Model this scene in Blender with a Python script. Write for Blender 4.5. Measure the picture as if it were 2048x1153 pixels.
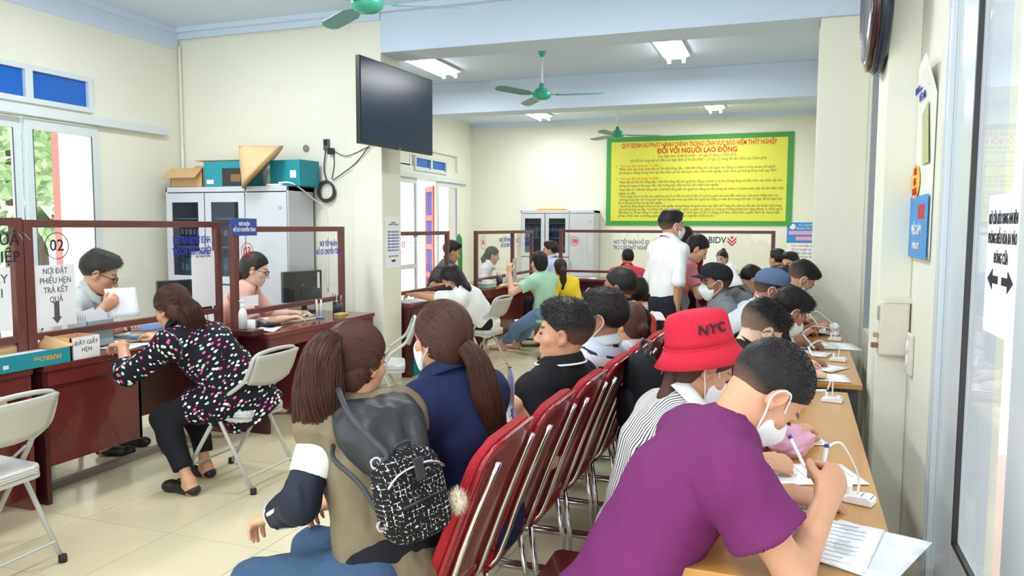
import bpy, math, random
import numpy as np
from mathutils import Vector, Matrix
random.seed(7); RNG = np.random.default_rng(7)
for o in list(bpy.data.objects): bpy.data.objects.remove(o, do_unlink=True)
scn = bpy.context.scene
COL = scn.collection
PI = math.pi

# ------------------------------------------------------------------ camera
cam_d = bpy.data.cameras.new('camera'); cam = bpy.data.objects.new('camera', cam_d); COL.objects.link(cam)
cam_d.sensor_fit = 'HORIZONTAL'; cam_d.sensor_width = 36.0; cam_d.lens = 36.0*1537/2048
cam_d.clip_start = 0.05; cam_d.clip_end = 200
yaw, pitch, roll = math.radians(19.7), math.radians(4.6), math.radians(-0.25)
fw = Vector((-math.sin(yaw)*math.cos(pitch), math.cos(yaw)*math.cos(pitch), -math.sin(pitch)))
rt = Vector((math.cos(yaw), math.sin(yaw), 0)); up = rt.cross(fw)
rt2 = rt*math.cos(roll) - up*math.sin(roll); up2 = up*math.cos(roll) + rt*math.sin(roll)
cam.matrix_world = Matrix(((rt2.x, up2.x, -fw.x, 0), (rt2.y, up2.y, -fw.y, 0), (rt2.z, up2.z, -fw.z, 1.55), (0, 0, 0, 1)))
scn.camera = cam

# ------------------------------------------------------------------ world, light, exposure
w = bpy.data.worlds.new('overcast_sky'); scn.world = w; w.use_nodes = True
bg = w.node_tree.nodes['Background']; bg.inputs[0].default_value = (0.90, 0.96, 1.0, 1); bg.inputs[1].default_value = 2.7
scn.view_settings.view_transform = 'Standard'; scn.view_settings.look = 'None'
scn.view_settings.exposure = 0.0; scn.view_settings.gamma = 1.0; scn.view_settings.use_curve_mapping = False
LAMP_W = 46.0

# ------------------------------------------------------------------ materials
def lin(c):
    if isinstance(c, str):
        c = [int(c[i:i+2], 16)/255 for i in (1, 3, 5)]
    return tuple((v/12.92 if v <= .04045 else ((v+.055)/1.055)**2.4) for v in c) + (1,)
MATS = {}
def nd(t, typ, **kw):
    n = t.nodes.new(typ)
    for k, v in kw.items(): setattr(n, k, v)
    return n
def mat(name, col, rough=.5, metal=0, noise=None, bump=None, spec=.5, emit=None, coat=0, coord='Object'):
    """plain procedural material; noise=(scale, amount) mottles the colour, bump=(scale, strength)"""
    if name in MATS: return MATS[name]
    m = bpy.data.materials.new(name); m.use_nodes = True; t = m.node_tree; b = t.nodes['Principled BSDF']
    c = lin(col); b.inputs['Base Color'].default_value = c; b.inputs['Roughness'].default_value = rough
    b.inputs['Metallic'].default_value = metal; b.inputs['Specular IOR Level'].default_value = spec
    b.inputs['Coat Weight'].default_value = coat
    if noise or bump: tc = nd(t, 'ShaderNodeTexCoord')
    if noise:
        n = nd(t, 'ShaderNodeTexNoise'); n.inputs['Scale'].default_value = noise[0]; n.inputs['Detail'].default_value = 5
        t.links.new(tc.outputs[coord], n.inputs['Vector'])
        mx = nd(t, 'ShaderNodeMix', data_type='RGBA')
        a = noise[1]; mx.inputs[6].default_value = tuple(min(1, v*(1+a)) for v in c[:3])+(1,); mx.inputs[7].default_value = tuple(v*(1-a) for v in c[:3])+(1,)
        t.links.new(n.outputs['Fac'], mx.inputs[0]); t.links.new(mx.outputs[2], b.inputs['Base Color'])
    if bump:
        n2 = nd(t, 'ShaderNodeTexNoise'); n2.inputs['Scale'].default_value = bump[0]; n2.inputs['Detail'].default_value = 6
        t.links.new(tc.outputs[coord], n2.inputs['Vector'])
        bp = nd(t, 'ShaderNodeBump'); bp.inputs['Strength'].default_value = bump[1]; bp.inputs['Distance'].default_value = .01
        t.links.new(n2.outputs['Fac'], bp.inputs['Height']); t.links.new(bp.outputs[0], b.inputs['Normal'])
    if emit: b.inputs['Emission Color'].default_value = lin(col); b.inputs['Emission Strength'].default_value = emit
    MATS[name] = m; return m
def glassmat(name, tint=(1, 1, 1), rough=.0, refl=1.0):
    if name in MATS: return MATS[name]
    m = bpy.data.materials.new(name); m.use_nodes = True; t = m.node_tree; t.nodes.remove(t.nodes['Principled BSDF'])
    out = t.nodes['Material Output']; tr = nd(t, 'ShaderNodeBsdfTransparent'); tr.inputs[0].default_value = tint+(1,)
    gl = nd(t, 'ShaderNodeBsdfGlossy'); gl.inputs['Roughness'].default_value = rough
    lw = nd(t, 'ShaderNodeLayerWeight'); lw.inputs[0].default_value = .5; pw = nd(t, 'ShaderNodeMath', operation='POWER'); pw.inputs[1].default_value = 5; t.links.new(lw.outputs['Facing'], pw.inputs[0])
    mt = nd(t, 'ShaderNodeMath', operation='MULTIPLY_ADD'); mt.inputs[1].default_value = .55; mt.inputs[2].default_value = .025*refl; mt.use_clamp = True; fr = pw
    mx = nd(t, 'ShaderNodeMixShader')
    t.links.new(fr.outputs[0], mt.inputs[0]); t.links.new(mt.outputs[0], mx.inputs[0]); t.links.new(tr.outputs[0], mx.inputs[1]); t.links.new(gl.outputs[0], mx.inputs[2])
    t.links.new(mx.outputs[0], out.inputs[0]); MATS[name] = m; return m

# ------------------------------------------------------------------ mesh building
class MB:
    def __init__(s): s.v = []; s.f = []
    def add(s, vs, fs):
        o = len(s.v); s.v += [tuple(map(float, p)) for p in vs]; s.f += [tuple(i+o for i in f) for f in fs]; return s
    def box(s, x0, x1, y0, y1, z0, z1, M=None):
        x0, x1 = sorted((x0, x1)); y0, y1 = sorted((y0, y1)); z0, z1 = sorted((z0, z1))
        vs = [(x, y, z) for z in (z0, z1) for y in (y0, y1) for x in (x0, x1)]
        if M: vs = [M @ Vector(p) for p in vs]
        return s.add(vs, [(0, 2, 3, 1), (4, 5, 7, 6), (0, 1, 5, 4), (2, 6, 7, 3), (0, 4, 6, 2), (1, 3, 7, 5)])
    def bar(s, a, b, w, h, upv=(0, 0, 1)):
        a, b = Vector(a), Vector(b); d = (b-a).normalized(); u = Vector(upv)
        r = d.cross(u); r = r.normalized() if r.length > 1e-5 else Vector((1, 0, 0)); u = r.cross(d)
        vs = [p + r*x*w/2 + u*z*h/2 for p in (a, b) for z in (-1, 1) for x in (-1, 1)]
        return s.add(vs, [(0, 2, 3, 1), (4, 5, 7, 6), (0, 1, 5, 4), (2, 6, 7, 3), (0, 4, 6, 2), (1, 3, 7, 5)])
    def tube(s, pts, r, n=8, closed=False, cap=True):
        P = [Vector(p) for p in pts]; R = r if isinstance(r, (list, tuple)) else [r]*len(P); N = len(P); vs = []; fs = []
        prev = None
        for i, p in enumerate(P):
            d = (P[(i+1) % N]-P[i-1]) if closed else (P[min(i+1, N-1)]-P[max(i-1, 0)])
            d.normalize()
            if prev is None:
                prev = d.orthogonal().normalized()
            prev = (prev - d*prev.dot(d)); prev = prev.normalized() if prev.length > 1e-6 else d.orthogonal().normalized()
            q = d.cross(prev)
            vs += [p + (prev*math.cos(2*PI*k/n)+q*math.sin(2*PI*k/n))*R[i] for k in range(n)]
        for i in range(N if closed else N-1):
            a, b = i*n, ((i+1) % N)*n
            fs += [(a+k, a+(k+1) % n, b+(k+1) % n, b+k) for k in range(n)]
        if cap and not closed: fs += [tuple(range(n-1, -1, -1)), tuple((N-1)*n+k for k in range(n))]
        return s.add(vs, fs)
    def lathe(s, prof, c=(0, 0, 0), n=20, M=None):
        """prof: list of (radius, z)"""
        vs = [(c[0]+r*math.cos(2*PI*k/n), c[1]+r*math.sin(2*PI*k/n), c[2]+z) for r, z in prof for k in range(n)]
        if M: vs = [M @ Vector(p) for p in vs]
        fs = [(i*n+k, i*n+(k+1) % n, (i+1)*n+(k+1) % n, (i+1)*n+k) for i in range(len(prof)-1) for k in range(n)]
        fs += [tuple(range(n-1, -1, -1)), tuple((len(prof)-1)*n+k for k in range(n))]
        return s.add(vs, fs)
    def prism(s, poly, d0, d1, f):
        """poly 2-D outline, f(u, v, d) -> xyz"""
        n = len(poly); vs = [f(u, v, d) for d in (d0, d1) for u, v in poly]
        return s.add(vs, [tuple(range(n-1, -1, -1)), tuple(range(n, 2*n))] + [(k, (k+1) % n, n+(k+1) % n, n+k) for k in range(n)])
    def grid(s, f, nu, nv):
        vs = [f(i/nu, j/nv) for j in range(nv+1) for i in range(nu+1)]
        return s.add(vs, [(j*(nu+1)+i, j*(nu+1)+i+1, (j+1)*(nu+1)+i+1, (j+1)*(nu+1)+i) for j in range(nv) for i in range(nu)])
    def mesh(s, name):
        me = bpy.data.meshes.new(name); me.from_pydata(s.v, [], s.f); me.update(); return me
    def build(s, name, m, parent=None, smooth=False, bevel=0, thick=0, loc=None, label=None):
        return link(name, s.mesh(name), m, parent, smooth, bevel, thick, loc, label)
def link(name, me, m, parent=None, smooth=False, bevel=0, thick=0, loc=None, label=None):
    if m and not me.materials: me.materials.append(m)
    o = bpy.data.objects.new(name, me); COL.objects.link(o)
    if parent: o.parent = parent
    if loc: o.location = loc
    if smooth:
        me.polygons.foreach_set('use_smooth', [True]*len(me.polygons))
    if thick:
        md = o.modifiers.new('thickness', 'SOLIDIFY'); md.thickness = thick; md.offset = 0
    if bevel:
        md = o.modifiers.new('soft_edges', 'BEVEL'); md.width = bevel; md.segments = 2; md.limit_method = 'ANGLE'; md.angle_limit = math.radians(40); md.harden_normals = False
    if label: o['label'] = label
    return o
def tag(o, label, cat, group=None):
    o['label'] = label; o['category'] = cat
    if group: o['group'] = group
    return o
def thing(name, label, cat, loc=(0, 0, 0), rz=0, group=None):
    o = bpy.data.objects.new(name, None); COL.objects.link(o); o.location = loc; o.rotation_euler = (0, 0, rz); o.empty_display_size = .1
    return tag(o, label, cat, group)
def struct(o): o['kind'] = 'structure'; return o
def copy_tree(o, parent=None):
    c = o.copy(); COL.objects.link(c); c.parent = parent
    for ch in o.children: copy_tree(ch, c)
    return c
def B(x0, x1, y0, y1, z0, z1): return MB().box(x0, x1, y0, y1, z0, z1)
def rrect(x0, x1, y0, y1, r, n=5):
    out = []
    for cx, cy, a0 in ((x1-r, y1-r, 0), (x0+r, y1-r, 90), (x0+r, y0+r, 180), (x1-r, y0+r, 270)):
        out += [(cx+r*math.cos(math.radians(a0+90*k/n)), cy+r*math.sin(math.radians(a0+90*k/n))) for k in range(n+1)]
    return out
def bez(pts, n=10):
    """Catmull-Rom through pts"""
    P = [Vector(p) for p in pts]; P = [2*P[0]-P[1]] + P + [2*P[-1]-P[-2]]; out = []
    for i in range(1, len(P)-2):
        a, b, c, d = P[i-1:i+3]
        for k in range(n):
            t = k/n; out.append(.5*((2*b)+(c-a)*t+(2*a-5*b+4*c-d)*t*t+(3*b-a-3*c+d)*t**3))
    return out + [P[-2]]
def text(body, size, m, parent, loc, axes, align='CENTER', width=None, bold=0, shear=0, space=1, name='lettering', depth=.0008, label=None, lines=1.0):
    """lettering as thin raised print; axes = (right vector, up vector)"""
    cu = bpy.data.curves.new('txt', 'FONT'); cu.body = body.replace('\u0110', '\u00d0'); cu.size = size; cu.align_x = align; cu.align_y = 'CENTER'
    cu.extrude = depth; cu.resolution_u = 2; cu.offset = max(bold, .0002); cu.shear = shear; cu.space_character = space; cu.space_line = lines
    ob = bpy.data.objects.new('txt', cu); me = bpy.data.meshes.new_from_object(ob)
    bpy.data.objects.remove(ob); bpy.data.curves.remove(cu)
    if len(me.vertices) == 0: return None
    X = Vector(axes[0]).normalized(); Y = Vector(axes[1]).normalized(); Z = X.cross(Y)
    co = np.empty(len(me.vertices)*3); me.vertices.foreach_get('co', co); co = co.reshape(-1, 3)
    if width:
        wd = co[:, 0].max()-co[:, 0].min(); co[:, 0] *= width/wd
    A = np.array([X, Y, Z]); co = co @ A
    me.vertices.foreach_set('co', co.ravel()); me.update(); me.name = name; me.materials.clear()
    return link(name, me, m, parent, loc=loc, label=label)
def ring(m, parent, c, r, w_, axes, name='ring', n=32, d=.001):
    X = Vector(axes[0]); Y = Vector(axes[1]); Z = X.cross(Y); c = Vector(c); mb = MB(); vs = []
    for k in range(n):
        a = 2*PI*k/n; e = X*math.cos(a)+Y*math.sin(a)
        vs += [c+e*(r-w_)+Z*d, c+e*r+Z*d, c+e*r-Z*d, c+e*(r-w_)-Z*d]
    fs = []
    for k in range(n):
        a, b = 4*k, 4*((k+1) % n); fs += [(a+i, a+(i+1) % 4, b+(i+1) % 4, b+i) for i in range(4)]
    mb.add(vs, fs); return mb.build(name, m, parent)
# ------------------------------------------------------------------ palette
M_wall = mat('cream_paint', '#e8e9da', .7, noise=(1.3, .025), bump=(60, .04))
M_ceil = mat('ceiling_paint', '#cfdff1', .75, noise=(1.1, .03))
M_tile = mat('beige_floor_tile', '#d9cfae', .16, noise=(3.5, .05), spec=.5)
M_grout = mat('tile_joint', '#b9ad8c', .8)
M_alu = mat('pale_aluminium', '#d3dde0', .35, noise=(8, .02))
M_alud = mat('grey_gasket', '#4a4e55', .5)
M_blue = mat('blue_transom_glass', '#0b62c4', .25)
M_wood = mat('red_brown_lacquer', '#6f2c2a', .22, noise=(6, .18), spec=.5, coat=.3)
M_woodd = mat('dark_red_brown_board', '#43191c', .3, noise=(6, .2))
M_frame = mat('partition_frame_brown', '#6b3a37', .35, noise=(10, .08))
M_glass = glassmat('clear_glass')
M_steel = mat('cabinet_grey', '#c5c9d0', .4, noise=(5, .015))
M_grey = mat('chair_grey_paint', '#b9bab2', .35, noise=(20, .03))
M_black = mat('black_plastic', '#17181a', .4)
M_white = mat('white_plastic', '#eef0f0', .4)
M_paper = mat('white_paper', '#eff1f5', .8, noise=(4, .01))
M_ink = mat('ink_black', '#20222a', .8)
M_inkblue = mat('ink_blue', '#2a3fae', .7)
M_inkred = mat('ink_red', '#c8323a', .7)
M_green = mat('fan_green', '#3fae92', .3)
M_greend = mat('fan_blade_green', '#5d8f88', .35)
M_chrome = mat('chrome', '#d8d8da', .08, metal=1)
M_red = mat('red_vinyl', '#8e1522', .25, noise=(14, .12), bump=(160, .05), coat=.2)
M_redf = mat('red_plush', '#a3121f', .8, noise=(90, .25), bump=(220, .5))
M_card = mat('cardboard', '#cfa877', .8, noise=(12, .05))
M_teal = mat('teal_card', '#17919f', .5, noise=(10, .03))
M_desk = mat('golden_wood_top', '#c08a45', .22, noise=(5, .14), coat=.25)
M_rub = mat('black_rubber', '#222222', .7)

XL, XR, YF, CZ = -6.05, .55, 14.43, 3.58

# ------------------------------------------------------------------ floor with tiles
floor = struct(B(XL-.2, XR+.1, -1.2, YF+.1, -.06, -.006).build('floor', M_grout))
P = .565; tme = B(0, P-.004, 0, P-.004, -.0059, 0).mesh('tile'); tme.materials.append(M_tile)
ys = [2.963+P*k for k in range(-3, 21)]; xs = [-2.88+P*k for k in range(-6, 7)]
cache = {}
for y in ys:
    for x in xs:
        x0, x1 = max(x, XL), min(x+P-.004, XR); y1 = min(y+P-.004, YF)
        if x1-x0 < .02 or y1-y < .02: continue
        if x1-x0 > P-.005 and y1-y > P-.005: me = tme; lc = (x, y, 0)
        else:
            k = (round(x1-x0, 3), round(y1-y, 3)); lc = (x0, y, 0)
            if k not in cache: cache[k] = B(0, x1-x0, 0, y1-y, -.0059, 0).mesh('tile')
            me = cache[k]
        link('tile', me, M_tile, floor, loc=lc)
mb = MB()
for j in range(-8, -3):
    for i in range(-6, 7):
        x, y = -2.88+P*i, 2.963+P*j; mb.box(max(x, XL), min(x+P-.004, XR), max(y, -1.2), y+P-.004, -.0059, 0)
t = mb.build('tile_field', M_tile, floor); t['kind'] = 'stuff'

# ------------------------------------------------------------------ shell
struct(B(XL-.2, XR+.2, -1.2, YF+.2, CZ, CZ+.15).build('ceiling', M_ceil))
D1 = (3.3, 5.47); D2 = (11.4, 13.75)     # openings in the left wall
mb = MB(); a = XL-.2
for y0, y1 in ((-1.2, D1[0]), (D1[1], D2[0]), (D2[1], YF)): mb.box(a, XL, y0, y1, 0, CZ)
for d in (D1, D2): mb.box(a, XL, d[0], d[1], 2.88, CZ); mb.box(a, XL, d[0], d[1], 2.45, 2.57)
struct(mb.build('wall_left', M_wall))
struct(B(XL-.2, XR+.2, YF, YF+.2, 0, CZ).build('wall_far', M_wall))
struct(MB().box(XL, -3.98, 6.55, 6.91, 0, CZ).box(-3.98, -3.66, 6.53, 6.91, 0, CZ).build('wall_divider', M_wall, bevel=.006))
W3 = (5.4, 6.3, .80, 2.66)               # window niche in the right wall
mb = MB()
mb.box(XR, XR+.2, 3.2, W3[0], 0, CZ).box(XR, XR+.2, W3[1], YF, 0, CZ).box(XR, XR+.2, W3[0], W3[1], 0, W3[2]).box(XR, XR+.2, W3[0], W3[1], W3[3], CZ)
mb.box(XR, XR+.2, .6, 3.2, 2.75, CZ).box(XR, XR+.2, -1.2, .6, 0, CZ)
struct(mb.build('wall_right', M_wall))
struct(MB().box(.41, XR, 4.0, 4.36, 0, CZ).build('wall_pilaster', M_wall, bevel=.006))
struct(MB().box(.19, XR, 6.55, 6.93, 0, 3.17).build('wall_column', M_wall, bevel=.006))
struct(B(-3.66, XR, 6.52, 6.93, 3.17, CZ).build('trim_1', M_ceil, bevel=.004, label='pale blue ceiling beam above the wall-mounted screen'))
struct(B(XL, XR, 10.2, 10.58, 3.15, CZ).build('trim_2', M_ceil, bevel=.004, label='pale blue ceiling beam farther down the hall'))
mb = MB().box(XL, XL+.012, -1.2, 6.52, 3.36, CZ).box(XL, XL+.05, -1.2, 6.52, 3.52, CZ).box(XL+.012, -3.66, 6.51, 6.53, 3.47, CZ).box(XL+.05, XR, 6.46, 6.51, 3.53, CZ)
struct(mb.build('trim_3', M_ceil, label='pale blue painted band under the ceiling'))
struct(MB().box(XL, XR, YF-.04, YF, 3.50, CZ).build('trim_4', M_ceil, label='painted strip along the top of the far wall'))
# corner conduit
tag(MB().tube([(XL+.03, 6.52, 3.4), (XL+.03, 6.52, 2.35)], .012, 6).tube([(XL+.03, 6.52, 2.35), (XL+.03, 6.52, 1.7)], .017, 6).build('cable_conduit', M_wall), 'thin painted cable conduit running down the wall corner', 'conduit')

# ------------------------------------------------------------------ sliding glass doors in the left wall
def leaf(parent, y0, y1, x, ztop=2.44):
    s = .07
    fr = MB().box(x-.02, x+.02, y0, y0+s, .02, ztop).box(x-.02, x+.02, y1-s, y1, .02, ztop).box(x-.02, x+.02, y0+s, y1-s, ztop-.09, ztop).box(x-.02, x+.02, y0+s, y1-s, .02, .14).box(x-.02, x+.02, y0+s, y1-s, .82, .90).build('door_frame', M_alu, parent, bevel=.003)
    for z0, z1 in ((.14, .82), (.90, ztop-.09)):
        B(x-.004, x+.004, y0+s, y1-s, z0, z1).build('pane', M_glass, fr)
        g = .006; MB().box(x+.012, x+.021, y0+s, y0+s+g, z0, z1).box(x+.012, x+.021, y1-s-g, y1-s, z0, z1).build('gasket', M_alud, fr)
def transom(parent, y0, y1, n, z0, z1):
    x0, x1 = XL-.05, XL+.03; t_ = .045
    mb = MB().box(x0, x1, y0, y1, z0, z0+t_).box(x0, x1, y0, y1, z1-t_, z1).box(x0, x1-.001, y0, y0+t_, z0+t_, z1-t_).box(x0, x1-.001, y1-t_, y1, z0+t_, z1-t_)
    wd = (y1-y0)/n
    for k in range(1, n): mb.box(x0, x1-.001, y0+k*wd-.035, y0+k*wd+.035, z0+t_, z1-t_)
    mb.build('transom_frame', M_alu, parent)
    for k in range(n): B(XL-.015, XL-.005, y0+k*wd+.02, y0+(k+1)*wd-.02, z0+.02, z1-.02).build('blue_pane', M_blue, parent)
d = bpy.data.objects.new('door_1', None); COL.objects.link(d); struct(d)
d['label'] = 'pale aluminium sliding glass doors under a blue glazed transom'
leaf(d, 3.98, 4.75, XL-.045); leaf(d, 4.75, 5.48, XL-.0); leaf(d, 3.3, 3.98, XL-.0)
transom(d, 3.55, 5.43, 3, 2.565, 2.885)
B(XL, XL+.08, 3.2, 6.29, 2.455, 2.53).build('track', M_alu, d, bevel=.004)
d = bpy.data.objects.new('door_2', None); COL.objects.link(d); struct(d)
d['label'] = 'half open aluminium sliding doors in the left wall near the far corner'
leaf(d, 11.25, 11.98, XL, 2.36); leaf(d, 12.78, 13.72, XL-.0, 2.36)
transom(d, 11.9, 13.2, 2, 2.50, 2.76)
B(XL, XL+.07, 11.0, 14.12, 2.36, 2.44).build('track', M_alu, d, bevel=.004)
MB().box(XL-.2, XL-.01, D2[0], D2[1], 2.36, 2.5).box(XL-.2, XL-.06, D2[0], 11.9, 2.5, 2.6).box(XL-.2, XL-.06, 13.2, D2[1], 2.5, 2.9).box(XL-.2, XL-.06, D2[0], 11.9, 2.5, 2.9).box(XL-.2, XL-.06, 11.9, 13.2, 2.76, 2.9).build('door_head', M_wall, d)
# open lattice door outside
M_redwood = mat('orange_red_door_paint', '#d8654f', .5, noise=(10, .06)); M_violet = mat('violet_blue_bars', '#5b63c9', .5)
ld = thing('lattice_door', 'orange-red outer door leaf with blue bars standing open outside', 'door', (-6.30, 13.2, 0), math.radians(128))
mb = MB().box(0, .08, -.02, .02, 0, 2.3).box(.62, .70, -.02, .02, 0, 2.3)
for z in (0, .55, 1.1, 1.65, 2.2): mb.box(.08, .62, -.02, .02, z, z+.1)
mb.build('door_frame', M_redwood, ld)
for k in range(5): B(.13+.1*k, .16+.1*k, -.008, .008, .1, 2.2).build('bar', M_violet, ld)

# ------------------------------------------------------------------ right wall window niche and entrance door
wn = bpy.data.objects.new('window_1', None); COL.objects.link(wn); struct(wn); wn['label'] = 'recessed window in the right wall beyond the writing tables'
y0, y1, z0, z1 = W3
M_pane3 = mat('frosted_grey_pane', '#aeb4ba', .3)
MB().box(XR+.10, XR+.15, y0, y0+.05, z0, z1).box(XR+.10, XR+.15, y1-.05, y1, z0, z1).box(XR+.10, XR+.15, y0, y1, z0, z0+.05).box(XR+.10, XR+.15, y0, y1, z1-.05, z1).box(XR+.10, XR+.15, (y0+y1)/2-.03, (y0+y1)/2+.03, z0, z1).build('window_frame', M_alu, wn)
for q in (0, 1): B(XR+.12, XR+.128, y0+.05+q*.43, y0+.42+q*.43, z0+.05, z1-.05).build('pane', M_pane3, wn)
B(XR-.006, XR+.03, y0-.02, y0+.0, z0, z1).build('edge_strip', M_alu, wn)
B(XR+.001, XR+.10, y1-.03, y1-.001, z0, z1).build('shutter_board', mat('grey_shutter', '#9ea4ab', .5), wn)
dr = bpy.data.objects.new('door_3', None); COL.objects.link(dr); struct(dr); dr['label'] = 'white aluminium glass entrance door beside the camera'
M_alw = mat('white_aluminium', '#cdd7dc', .3)
X = XR
MB().box(X-.01, X+.16, 3.13, 3.22, 0, 2.75).box(X-.03, X-.01, 3.13, 3.16, 0, 2.75).box(X-.03, X-.01, 3.19, 3.22, 0, 2.75).box(X-.01, X+.16, .6, 3.22, 2.72, 2.80).build('jamb', M_alw, dr, bevel=.003)
lf = MB().box(X-.005, X+.02, 2.83, 3.12, .04, 2.71).box(X-.005, X+.02, 1.75, 2.25, .04, 2.71).box(X-.005, X+.02, 2.25, 2.83, .04, .50).box(X-.005, X+.02, 2.25, 2.83, 2.55, 2.71).build('door_frame', M_alw, dr, bevel=.004)
B(X+.008, X+.012, 2.25, 2.83, .50, 2.55).build('pane', M_glass, lf)
MB().box(X-.008, X+.008, 2.815, 2.83, .50, 2.55).box(X-.008, X+.008, 2.25, 2.83, .50, .515).build('gasket', M_black, lf)
MB().tube(bez([(X-.004, 2.30, .60), (X-.05, 2.30, .59), (X-.055, 2.315, .57), (X-.055, 2.38, .54), (X-.055, 2.41, .50), (X-.055, 2.41, .33), (X-.05, 2.41, .28), (X-.004, 2.41, .27)], 6), .009, 8).tube([(X-.004, 2.30, .60), (X-.02, 2.30, .60)], .022, 10).build('handle', mat('dark_steel', '#55565c', .3, metal=.8), lf, smooth=True)
# sign taped on the glass
AXR = ((0, -1, 0), (0, 0, 1))    # print on the right wall, read from the room
sg = tag(B(X+.0045, X+.0065, 2.285, 2.615, 1.25, 1.645).build('door_notice', M_paper), 'white notice with black arrows taped to the glass entrance door', 'notice')
for s_, z in (('MỞ CỬA KÉO SANG HAI BÊN', 1.575), ('PHÒNG ĐIỀU HÒA RA VÀO', 1.52), ('ĐÓNG CỬA', 1.465)):
    text(s_, .042, M_ink, sg, (X+.0040, 2.45, z), AXR, width=.30 if len(s_) > 10 else .15, bold=.0004)
for q in (-1, 1):
    c = 2.45 - q*.02; MB().prism([(0, -.011), (.06, -.011), (.06, -.03), (.115, 0), (.06, .03), (.06, .011), (0, .011)], X+.0034, X+.0044, lambda u, v, dd, c=c, q=q: (dd, c - q*u, 1.405+v)).build('arrow', M_ink, sg)
# corridor beyond the door
struct(B(XR+.2, 3.2, -1.2, 6, -.06, 0).build('floor_corridor', mat('pink_tile', '#d9b8ac', .4)))
struct(B(3.0, 3.2, -1.2, 6, 0, 3.2).build('wall_corridor', mat('white_plaster', '#eef0f2', .8)))

# ------------------------------------------------------------------ outdoors beyond the left doors
struct(B(-40, XL-.2, -10, 40, -.10, -.02).build('ground', mat('pale_concrete', '#d9d6cc', .9, noise=(2, .05))))
pl = thing('veranda_pillar', 'pale pink veranda pillar with a red edge outside the glass doors', 'pillar', (-8.5, 7.4, 0))
MB().box(-.2, .2, -.14, .2, 0, 3.6).box(-.08, .2, -.2, -.14, 0, 3.6).build('shaft', mat('pink_render', '#f5e4de', .8), pl); B(-.2, -.08, -.2, -.141, 0, 3.6).build('edge_band', mat('brick_red_paint', '#c07a72', .7), pl)
M_leaf = mat('sunlit_leaf', '#b4cf9c', .6, noise=(3, .3)); M_bark = mat('grey_bark', '#6b6257', .9, noise=(9, .2))
def tree(lbl, x, y, h, r, n, palm=False):
    t = thing('garden_tree', lbl, 'tree', (x, y, 0), 0, 'garden trees outside')
    MB().tube([(0, 0, -.03), (.05, 0, h*.5), (0, .05, h*.85)], [.11, .08, .04], 7).build('trunk', M_bark, t)
    mb = MB()
    if palm:
        for k in range(n):
            a = random.random()*2*PI; e = random.uniform(.2, 1.1); L = r*random.uniform(.7, 1.2); pts = [Vector((math.cos(a)*L*u, math.sin(a)*L*u, h*.8+e*L*u-L*.9*u*u)) for u in (0, .33, .66, 1)]
            s_ = Vector((-math.sin(a), math.cos(a), 0)); vs = []
            for q, p in enumerate(pts): wv = (.05, .11, .08, .005)[q]; vs += [p-s_*wv, p+s_*wv]
            mb.add(vs, [(0, 1, 3, 2), (2, 3, 5, 4), (4, 5, 7, 6)])
    else:
        for k in range(n):
            v = Vector((random.gauss(0, 1), random.gauss(0, 1), random.gauss(0, 1))).normalized()*r*random.uniform(.5, 1.0); c = Vector((v.x, v.y, h*.85+v.z*.9))
            u = Vector((random.gauss(0, 1), random.gauss(0, 1), random.gauss(0, .6))).normalized(); w_ = u.orthogonal().normalized(); s_ = random.uniform(.08, .17)
            mb.add([c-u*s_, c+w_*s_*.5, c+u*s_, c-w_*s_*.5], [(0, 1, 2, 3)])
    f = mb.build('foliage', M_leaf, t); f['kind'] = 'stuff'
tree('broad leafy tree behind the left door pane', -13.2, 10.0, 3.4, 1.5, 1500)
tree('tall leafy tree rising behind the pink pillar', -15.5, 13.2, 4.2, 1.7, 1500)
tree('low palm with arching fronds seen through the sliding door', -10.4, 8.35, 1.9, 1.0, 60, True)
tree('dense leafy tree at the far left outside', -14.6, 6.6, 4.0, 1.6, 1300)
# ------------------------------------------------------------------ ceiling lamps and fans
M_tube = mat('lit_tube', '#ffffff', .4, emit=14)
M_lampw = mat('lamp_white_metal', '#e8ecef', .4)
def lamp(x, y, lbl):
    t = thing('fluorescent_lamp', lbl, 'ceiling lamp', (x, y, CZ), 0, 'fluorescent ceiling lamps')
    MB().prism([(-.13, 0), (.13, 0), (.16, -.03), (.05, -.06), (-.05, -.06), (-.16, -.03)], -.62, .62, lambda u, v, d: (u, d, v)).build('housing', M_lampw, t)
    for q in (-1, 1):
        MB().tube([(q*.085, -.59, -.085), (q*.085, .59, -.085)], .014, 8).build('tube', M_tube, t)
        for y_ in (-.6, .6): B(q*.085-.02, q*.085+.02, y_-.015, y_+.015, -.11, -.03).build('holder', M_lampw, t)
    L = bpy.data.lights.new('tube_light', 'AREA'); L.shape = 'RECTANGLE'; L.size = .3; L.size_y = 1.15; L.energy = LAMP_W; L.color = (.98, .99, 1.0)
    lo = bpy.data.objects.new('tube_light', L); COL.objects.link(lo); lo.parent = t; lo.location = (0, 0, -.12)
    return t
lamp(-4.22, 8.75, 'lit twin-tube ceiling lamp beside the top of the wall-mounted screen')
lamp(-1.30, 8.75, 'brightest lit twin-tube ceiling lamp, right of the middle ceiling fan')
lamp(-4.25, 13.0, 'small distant lit ceiling lamp left of the far ceiling fan')
lamp(-1.22, 13.0, 'small distant lit ceiling lamp above the yellow banner')
for y in (4.5, .6):
    for x in (-4.22, -1.3): lamp(x, y, 'lit twin-tube ceiling lamp overhead in the near bay')
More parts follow.
